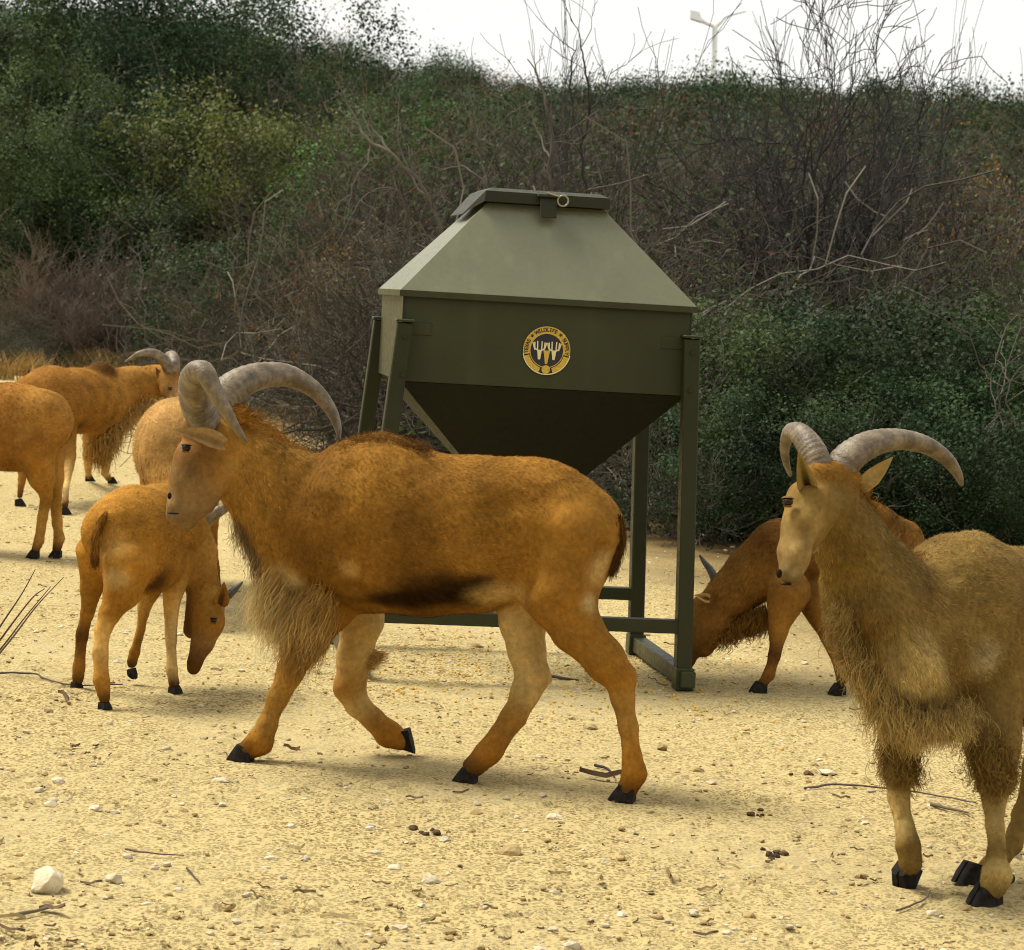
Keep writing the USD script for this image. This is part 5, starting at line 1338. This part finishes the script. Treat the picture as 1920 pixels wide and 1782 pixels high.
# ---- dry grass at the far edge of the yard
rgg = np.random.default_rng(5)
for k, (px, py) in enumerate([(200, 712), (240, 708), (290, 712), (335, 712), (380, 716), (430, 722), (480, 735), (540, 758), (590, 770), (640, 790), (700, 796), (770, 800), (810, 805), (860, 840), (560, 790), (610, 800), (270, 706), (350, 708), (10, 712), (30, 704), (60, 706), (160, 706), (225, 702), (310, 704), (400, 708), (450, 716)]):
    g = floor_at(px, py)
    T_('tuft' if k % 2 else 'tuft_b', 'dry_grass_tuft', 'dry yellow grass tuft at the far edge of the yard', 'grass', px, py - 48 - rgg.uniform(0, 14), g[1], 40 * k, 1.3, group='dry grass tufts at the far edge of the yard')

# ---- pale dead limbs leaning left of the feeder, drawn limb by limb
def limbs(name, label, Y, rows, m='twig_grey', catg='branch'):
    o = at(rows[0][0][0], rows[0][0][1], Y) * [1, 1, 0]
    t = thing(name, label, catg, o)
    for r in rows:
        P = np.array([at(p[0], p[1], Y + p[3]) for p in r])
        R = np.array([p[2] * 0.55 * Y / FPX for p in r])
        S = spline(np.hstack([P, R[:, None]]), 7 * len(r))
        S[:, :3] += 0.05 * (np.stack([meshkit.fbm(S[:, :3] * 9, 2, q) for q in (1, 2, 3)], 1) - 0.5)
        segs = [(S[:, :3], np.maximum(S[:, 3], 0.003), 0)]
        rg = np.random.default_rng(int(abs(r[0][0]) * 7 + r[0][1]))
        RMIN[0] = 0.0022
        for i in range(6, len(S) - 1, 6):
            dd = nrm(S[i + 1, :3] - S[i, :3])
            grow(rg, S[i, :3], rot_about(dd, nrm(np.cross(dd, rg.normal(size=3))), rg.uniform(.5, 1.2)), rg.uniform(.15, .5), max(0.004, S[i, 3] * 0.45), 1, 2, segs, [(2, 3), (2, 3)], .6, .22, .03, .7)
        RMIN[0] = 0.0022
        v, f = sticks(segs)
        obj('limb', (v - o, f), M[m], t, smooth=True)
    return t
limbs('dead_tree', 'pale dead tree leaning left beside the feeder roof', 20.0, [
    [(850, 640, 9, 0), (830, 450, 8, 0), (790, 350, 7, -.1), (735, 290, 6, -.1), (690, 260, 5, 0), (660, 210, 3.5, .1), (625, 142, 1.5, .1)],
    [(695, 262, 4, 0), (690, 300, 3.5, -.1), (668, 335, 3, -.2), (655, 380, 1.5, -.3)], [(735, 290, 4, 0), (700, 245, 2.5, .2), (680, 225, 1.2, .2)],
    [(812, 385, 5, 0), (770, 330, 3.5, .1), (745, 250, 2.5, .2), (752, 170, 1.2, .3)]])
limbs('dead_branch', 'pale arched dead branch in front of the green bush', 19.5, [
    [(765, 560, 5, 0), (770, 450, 4.5, 0), (748, 360, 4, 0), (705, 355, 3.5, 0), (672, 385, 3, -.1), (640, 440, 2, -.2), (618, 490, 1, -.2)], [(748, 360, 3, 0), (762, 395, 3, .1), (758, 440, 1.5, .1)]])
limbs('dead_branch', 'grey forked dead branch above the left end of the feeder lid', 20.5, [
    [(985, 560, 8, 0), (960, 420, 6, 0), (915, 350, 5, 0), (870, 315, 4, .1), (820, 318, 2, .2)], [(915, 350, 3.5, 0), (900, 285, 3, .1), (885, 210, 2, .1), (880, 130, 1, .2)]])
limbs('crooked_trunk', 'crooked grey trunk behind the feeder lid', 19.0, [
    [(1060, 560, 8, 0), (1045, 400, 7, 0), (1030, 330, 6, 0), (1034, 260, 5.5, 0), (1028, 205, 5, 0), (1010, 150, 3.5, .1), (990, 110, 2, .2)], [(1032, 300, 3.5, 0), (1010, 250, 3, .2), (985, 190, 1.5, .3)]])
limbs('forked_trunk', 'dark forked trunk right of the feeder lid', 19.6, [
    [(1120, 560, 8, 0), (1096, 330, 6, 0), (1090, 275, 5.5, 0), (1105, 205, 4.5, 0), (1095, 120, 3.5, 0), (1083, 60, 2, 0), (1060, 15, 1, 0)], [(1092, 278, 4.5, 0), (1075, 215, 4, .1), (1070, 140, 3, .1), (1082, 75, 1.5, .2)], [(1105, 205, 3, 0), (1130, 175, 2, .1), (1150, 130, 1, .1)]], 'twig_dark')
limbs('dead_branch', 'slanted dark dead branch on the brown slope at the right', 20.0, [
    [(1640, 470, 5, 0), (1655, 360, 5, 0), (1685, 300, 4.5, 0), (1707, 258, 3, 0), (1760, 262, 1.5, 0)], [(1660, 350, 3, 0), (1600, 385, 2, .1), (1560, 400, 1, .1)]], 'twig_dark')
limbs('curved_twigs', 'bundle of pale curved dead twigs by the right edge', 13.9, [
    [(1905, 800, 3, 0), (1890, 735, 2.5, 0), (1905, 700, 2, 0), (1940, 665, 1.2, 0)], [(1890, 800, 3, 0), (1872, 725, 2.5, 0), (1892, 685, 2, 0), (1935, 650, 1.2, 0)], [(1880, 800, 2.5, 0), (1858, 720, 2, .1), (1870, 660, 1.2, .1)]])

# ---- scrub covering the hillside up to the ridge
rgh = np.random.default_rng(9)
hs = UsdGeom.PointInstancer.Define(stage, '/World/hillside_scrub')
tag(hs, 'brown and dark green scrub covering the far hillside up to the ridge', 'scrub', kind='stuff')
paths = []
def far_bush(name, seed, m, tw, dense):
    rg = np.random.default_rng(seed)
    C, d = lumpy(rg, 34, (1.25, 1.25, 0.85), (0, 0, 0.9), 0.3, 0.6)
    cs = np.repeat(C, dense, 0) + rg.normal(size=(34 * dense, 3)) * 0.22
    x = UsdGeom.Xform.Define(stage, f'/World/hillside_scrub/{name}')
    segs = []
    for k in range(6):
        an = rg.uniform(0, 6.28)
        grow(rg, (0.3 * rg.normal(), 0.3 * rg.normal(), 0), nrm([0.5 * math.cos(an), 0.5 * math.sin(an), 1]), 0.7, 0.020, 0, 3, segs, [(4, 5), (3, 4), (2, 3)], 0.6, 0.2, 0.08, 0.7)
    v, f = sticks(segs)
    raw_mesh(f'{x.GetPath()}/stems', v, f, M[tw])
    v, f, n = leaves(rg, cs, 0.085, nrm_rows(cs - [0, 0, 0.5]))
    raw_mesh(f'{x.GetPath()}/foliage', v, f, M[m], n)
    paths.append(x.GetPath())
far_bush('scrub_one', 1, 'leaf_dark', 'twig_brown', 70)
far_bush('scrub_two', 2, 'leaf_mid', 'twig_brown', 60)
far_bush('scrub_three', 3, 'leaf_grey', 'twig_brown', 22)
far_bush('scrub_four', 4, 'leaf_rust', 'twig_brown', 14)
far_bush('scrub_five', 5, 'leaf_grey', 'twig_red', 10)
hp, hq, hscale, hi_ = [], [], [], []
for Y in np.concatenate([np.arange(44, 70, 1.5), np.arange(70, 128, 2.0)]):
    w = 0.23 * Y + 6
    for x in np.arange(-w, w, 1.7):
        xx, yy = x + rgh.uniform(-.9, .9), Y + rgh.uniform(-.9, .9)
        if xx < -0.075 * yy - 1 and yy < 52:
            continue
        g = meshkit.fbm(np.array([[xx * 0.09, yy * 0.09, 2.0]]), 3, 4)[0] + 0.10 * np.clip((-xx) / 10, -0.6, 1)
        if rgh.random() < 0.10:
            continue
        k = int(rgh.choice([0, 1], p=[.6, .4])) if g > 0.56 else int(rgh.choice([0, 2, 3, 4], p=[.18, .34, .18, .30]))
        hp.append((xx, yy, gz1(xx, yy) - 0.1)); hi_.append(k)
        a = rgh.uniform(0, 3.14)
        hq.append(Gf.Quath(float(math.cos(a)), 0.0, 0.0, float(math.sin(a))))
        s = rgh.uniform(0.7, 1.25) * (1.15 if k < 2 else 0.95)
        hscale.append((s, s, s * rgh.uniform(0.8, 1.15)))
hs.CreatePrototypesRel().SetTargets(paths)
hs.CreatePositionsAttr(Vt.Vec3fArray.FromNumpy(np.array(hp, np.float32)))
hs.CreateProtoIndicesAttr(Vt.IntArray.FromNumpy(np.array(hi_, np.int32)))
hs.CreateOrientationsAttr(Vt.QuathArray(hq))
hs.CreateScalesAttr(Vt.Vec3fArray.FromNumpy(np.array(hscale, np.float32)))

# ---- white two-armed lamp post on the slope
LY = 116.0
lp = at(1340, 48, LY)
lamp = thing('lamp_post', 'white two-armed lamp post standing out against the sky above the ridge', 'lamp post', (lp[0], LY, gz1(lp[0], LY)))
lo_ = np.array([lp[0], LY, gz1(lp[0], LY)])
def LP(px, py): return at(px, py, LY) - lo_
obj('pole', tube([[0, 0, -0.3], LP(1339, 110) * [1, 0, 1], LP(1341, 50)], [0.16, 0.13, 0.13], 10), M['white_metal'], lamp, smooth=40)
obj('arm', tube(spline([LP(1341, 50), LP(1322, 42), LP(1310, 34)], 10), 0.10, 8), M['white_metal'], lamp, smooth=40)
obj('arm', tube(spline([LP(1341, 50), LP(1352, 40), LP(1364, 30), (LP(1398, 21))], 12), np.linspace(0.12, 0.05, 12), 8), M['white_metal'], lamp, smooth=40)
c0 = LP(1303, 32)
hd = hull([c0 + 2.75 * np.array(p) for p in ((-.09, -.1, .10), (.07, -.1, .07), (-.09, .1, .10), (.07, .1, .07), (-.07, -.09, -.04), (.12, -.09, -.09), (-.07, .09, -.04), (.12, .09, -.09), (-.1, 0, .03))])
obj('lamp_head', hd, M['white_metal'], lamp)

# ---- added trees behind the camera, unseen, to shade the front of the feeder
for k, (x, y, s, kd) in enumerate([(-11, -3, 1.1, 'oak'), (-7, -6, 1.25, 'evergreen_b'), (-3, -8, 1.2, 'oak'), (1.5, -7, 1.3, 'evergreen_b'), (6, -8, 1.2, 'oak'), (10, -5, 1.2, 'evergreen_b'), (13, -1, 1.1, 'oak')]):
    t = thing('evergreen_tree', 'added dark evergreen tree behind the camera, unseen, shading the front of the feeder', 'tree', (x, y, -0.1), 60 * k, (s, s, s), group='added unseen shade trees behind the camera')
    t.GetReferences().AddInternalReference(PROTO[kd][0]); t.SetInstanceable(True)
# ------------------------------------------------------------------ small things on the ground
def on_floor(px, py):
    p = floor_at(px, py)
    p[2] = gz1(p[0], p[1])
    return p
ST = [(85, 1672, 36, .85, 'largest white rock lying at the lower left'), (213, 1655, 16, .8, 'fist sized white rock right of the largest one'), (415, 1467, 17, .35, 'flat white stone below the lifted front hoof of the walking ram'),
      (1548, 1450, 22, .28, 'flat white stone on a dark patch right of the middle'), (1240, 1406, 13, .7, 'round tan stone right of the hind hoof of the walking ram'), (740, 1630, 14, .5, 'pale stone at the lower middle left'),
      (750, 1745, 17, .5, 'pale flat stone at the bottom edge, left of the middle'), (444, 1730, 9, .6, None), (1166, 1716, 13, .5, 'pale stone at the lower middle right'), (1040, 1676, 11, .5, None), (287, 1632, 11, .6, None), (312, 1623, 9, .6, None), (235, 1640, 10, .6, None), (75, 1486, 12, .6, None),
      (1925 - 40, 1763, 9, .5, None), (1365, 1750, 12, .5, None), (1300, 1712, 11, .5, None), (1036, 1745, 11, .6, None), (690, 1757, 9, .6, None), (790, 1700, 9, .5, None), (1135, 1737, 10, .6, None), (530, 1645, 8, .6, None), (416, 1512, 9, .7, None), (505, 1602, 6, .6, None), (950, 1500, 8, .6, None),
      (1385, 1585, 7, .5, None), (700, 1520, 9, .4, None), (1190, 1560, 7, .5, None), (50, 1374, 8, .6, None), (75, 1424, 6, .6, None), (245, 1356, 6, .5, None), (170, 1478, 6, .5, None), (1490, 1560, 7, .5, None), (1580, 1600, 7, .5, None), (340, 1510, 7, .5, None), (600, 1680, 6, .6, None), (1560, 1735, 8, .5, None), (910, 1705, 7, .6, None), (118, 1506, 7, .5, None), (300, 1450, 6, .5, None)]
for k, (px, py, r, fl, lb) in enumerate(ST):
    p = on_floor(px, py)
    s = r * p[1] / FPX
    m = stone_mesh(400 + k, fl, 3 if r > 14 else 2)
    m.vertices = np.array(m.vertices) * s
    m.vertices[:, 2] += s * fl * 0.45
    t = thing('stone', lb or 'small white limestone pebble on the sandy foreground', 'rock' if k == 0 else 'stone', p, 57 * k, group=None if lb else 'small white pebbles on the foreground')
    obj('rock', m, M['lime'] if k != 4 else M['gravel'], t, smooth=28)

def scatter_instancer(name, label, catg, protos, pts, scl, rng, tilt=0.0):
    pi = UsdGeom.PointInstancer.Define(stage, '/World/' + name)
    tag(pi, label, catg, kind='stuff')
    ps = []
    for k, (g, m) in enumerate(protos):
        q = f'/World/{name}/piece_{k:03d}'
        v, f, n = meshkit.arrays(g, False)
        raw_mesh(q, v, f, M[m]); ps.append(q)
    pi.CreatePrototypesRel().SetTargets(ps)
    n = len(pts)
    pi.CreatePositionsAttr(Vt.Vec3fArray.FromNumpy(np.asarray(pts, np.float32)))
    pi.CreateProtoIndicesAttr(Vt.IntArray.FromNumpy(rng.integers(0, len(ps), n).astype(np.int32)))
    a = rng.uniform(0, 3.1416, n)
    tx, ty = rng.normal(size=n) * tilt, rng.normal(size=n) * tilt
    pi.CreateOrientationsAttr(Vt.QuathArray([Gf.Quath(float(math.cos(x)), float(u), float(v), float(math.sin(x))).GetNormalized() for x, u, v in zip(a, tx, ty)]))
    pi.CreateScalesAttr(Vt.Vec3fArray.FromNumpy(np.repeat(np.asarray(scl)[:, None], 3, 1).astype(np.float32)))

rgs = np.random.default_rng(12)
def yard_points(n, ylo=5.0, yhi=20.0, p=1.6, seed=0):
    rg = np.random.default_rng(seed)
    y = ylo + (yhi - ylo) * rg.random(n) ** p
    x = (rg.random(n) * 2 - 1) * (0.225 * y + 0.1)
    return x, y
x, y = yard_points(7000, seed=1)
pts = np.stack([x, y, ground_z(x, y) + 0.001], 1)
scatter_instancer('gravel', 'fine pale gravel strewn over the sandy yard', 'gravel', [(stone_mesh(500 + k, 0.55, 1), 'gravel' if k % 3 else 'lime') for k in range(6)], pts, np.exp(rgs.normal(-5.2, 0.42, len(x))) * np.where(rgs.random(len(x)) < 0.06, 2.3, 1.0), rgs)
def flake(seed, L, W):
    rg = np.random.default_rng(seed)
    t = np.linspace(-.5, .5, 5)
    P = np.stack([t * L, 0.12 * L * np.sin(t * 4 + rg.uniform(0, 6)), 0.0025 + 0.004 * rg.random(5)], 1)
    w = W * np.array([.3, .9, 1, .8, .2])[:, None] * np.array([[0, 1.0, 0]])
    V = np.vstack([P - w, P + w, P + [0, 0, .003]])
    F = []
    for i in range(4):
        F += [(i, i + 1, 10 + i), (i + 1, 10 + i + 1, 10 + i), (5 + i + 1, 5 + i, 10 + i), (10 + i + 1, 5 + i + 1, 10 + i)]
    return V, np.array(F)
LT = [(flake(k, rgs.uniform(.008, .035), rgs.uniform(.0012, .0045)), 'litter') for k in range(16)]
def litmat(k, c): 
    M[f'litter_{k}'] = mat(f'litter_{k}', {'n': ('noise_texture', {'scale': 40}), 'g': ('geometry', {}), 'r': ('rgb_ramp', {'ramp': [(0.3, tuple(v * .7 for v in c)), (.7, c)]}), 'p': ('principled_bsdf', {'roughness': .9})}, [('g.position', 'n.vector'), ('n.fac', 'r.fac'), ('r.color', 'p.base_color')])
for k, c in enumerate([(0.11, 0.065, 0.025), (0.20, 0.12, 0.045), (0.17, 0.11, 0.045), (0.40, 0.30, 0.13), (0.28, 0.18, 0.065)]): litmat(k, c)
LT = [(g, f'litter_{k % 5}') for k, (g, _) in enumerate(LT)]
x, y = yard_points(3600, seed=2)
keep = meshkit.fbm(np.stack([x * 1.1, y * 1.1, x * 0], 1), 3, 8) + rgs.normal(size=len(x)) * 0.12 > 0.48
x, y = x[keep], y[keep]
scatter_instancer('leaf_litter', 'dry brown leaf and straw litter scattered over the yard', 'leaf litter', LT, np.stack([x, y, ground_z(x, y) + 0.002], 1), np.exp(rgs.normal(-0.35, 0.55, len(x))), rgs, 0.06)
# corn under the feeder
n = 600
cx = feeder_c[0] + rgs.normal(size=n) * 0.55
cy = 9.15 + rgs.normal(size=n) * 0.55
kern = trimesh.creation.icosphere(1, 1.0); kern.vertices = np.array(kern.vertices) * [1, .8, .5]
scatter_instancer('corn_kernels', 'yellow corn kernels scattered on the ground under the feeder', 'corn', [(kern, 'corn')], np.stack([cx, cy, ground_z(cx, cy) + .004], 1), rgs.uniform(.0045, .0075, n), rgs, 0.3)

def ground_stick(name, label, px_pts, r, m='twig_red', lift=0.006, catg='twig', group=None):
    P = np.array([on_floor(*p[:2]) + [0, 0, lift + (p[2] if len(p) > 2 else 0)] for p in px_pts])
    o = P[0].copy()
    S = spline(P, 8 * len(P))
    S[:, 2] += 0.004 * meshkit.noise(S * 30, 2)
    v, f = tube(S - o, np.linspace(r, r * 0.5, len(S)), 6)
    t = thing(name, label, catg, o, group=group)
    obj('stem', (v, f), M[m], t, smooth=True)
    return t, o
ground_stick('twig', 'long thin reddish twig lying at the left edge beside the young sheep', [(-30, 1266), (60, 1268), (85, 1277), (140, 1290), (230, 1288)], 0.004)
ground_stick('twig', 'long thin twig lying in front of the right ram', [(1508, 1482), (1560, 1476), (1640, 1481), (1740, 1494), (1830, 1510)], 0.004)
ground_stick('twig', 'short thick twig lying left of the right ram', [(1745, 1512), (1780, 1520), (1815, 1528)], 0.006)
ground_stick('twig', 'thin curved twig below the raised hoof of the right ram', [(1680, 1715), (1720, 1700), (1738, 1688), (1744, 1678)], 0.003, 'twig_red')
ground_stick('twig', 'short brown twig under the rail of the feeder', [(1030, 1272), (1060, 1276), (1085, 1279)], 0.007)
ground_stick('twig', 'short bent twig left of the hind hoof of the walking ram', [(1115, 1440), (1140, 1447), (1152, 1460)], 0.005, 'twig_dark')
ground_stick('twig', 'thin twig at the lower left', [(235, 1600), (280, 1607), (345, 1611)], 0.0028, 'twig_red')
ground_stick('twig', 'pale stick at the lower left corner', [(35, 1722), (70, 1716), (100, 1710)], 0.005, 'twig_grey')
ground_stick('twig', 'small dark twig right of the white rocks', [(350, 1632), (365, 1650), (374, 1663)], 0.003, 'twig_red')
# dry stems leaning in from the left edge
o = on_floor(-40, 1270)
ds = thing('dry_weed', 'thin dry reddish stems leaning in from the left edge', 'stems', o)
for r in ([(-60, 1265), (0, 1175), (40, 1115), (66, 1068)], [(-50, 1262), (15, 1180), (60, 1122), (84, 1104)], [(-40, 1275), (20, 1200), (70, 1135), (120, 1082)], [(-50, 1285), (0, 1218), (45, 1160), (95, 1100)]):
    P = np.array([at(p[0], p[1], o[1] + 0.04 * i) for i, p in enumerate(r)])
    P[0, 2] = gz1(*P[0, :2])
    v, f = tube(spline(P, 24) - o, np.linspace(0.0045, 0.0015, 24), 5)
    obj('stem', (v, f), M['twig_red'], ds, smooth=True)
# droppings and clods
M['dung'] = stone_mat('dung', (0.035, 0.022, 0.012), (0.11, 0.07, 0.035))
for k, (px, py, w, lb) in enumerate([(865, 1626, 12, 'small dark dropping at the lower middle'), (1450, 1603, 26, 'dark clump of droppings left of the right ram'), (1515, 1452, 24, 'dark patch of dung beside the flat white stone'), (1415, 1527, 18, 'small heap of dung in the middle right'), (800, 1560, 26, 'flattened brown tuft of dry litter in the foreground'), (1105, 1727, 12, 'dark clod near the bottom edge')]):
    p = on_floor(px, py)
    s = p[1] / FPX
    t = thing('dropping', lb, 'dung', p)
    rg = np.random.default_rng(900 + k)
    for q in range(7 if w > 14 else 3):
        m = stone_mesh(920 + q + 9 * k, 0.6, 2)
        r = s * w * rg.uniform(0.2, 0.4)
        m.vertices = np.array(m.vertices) * r + [s * w * rg.normal() * 0.45, s * w * rg.normal() * 0.8, r * 0.3]
        obj('clod', m, M['dung'], t, smooth=40)
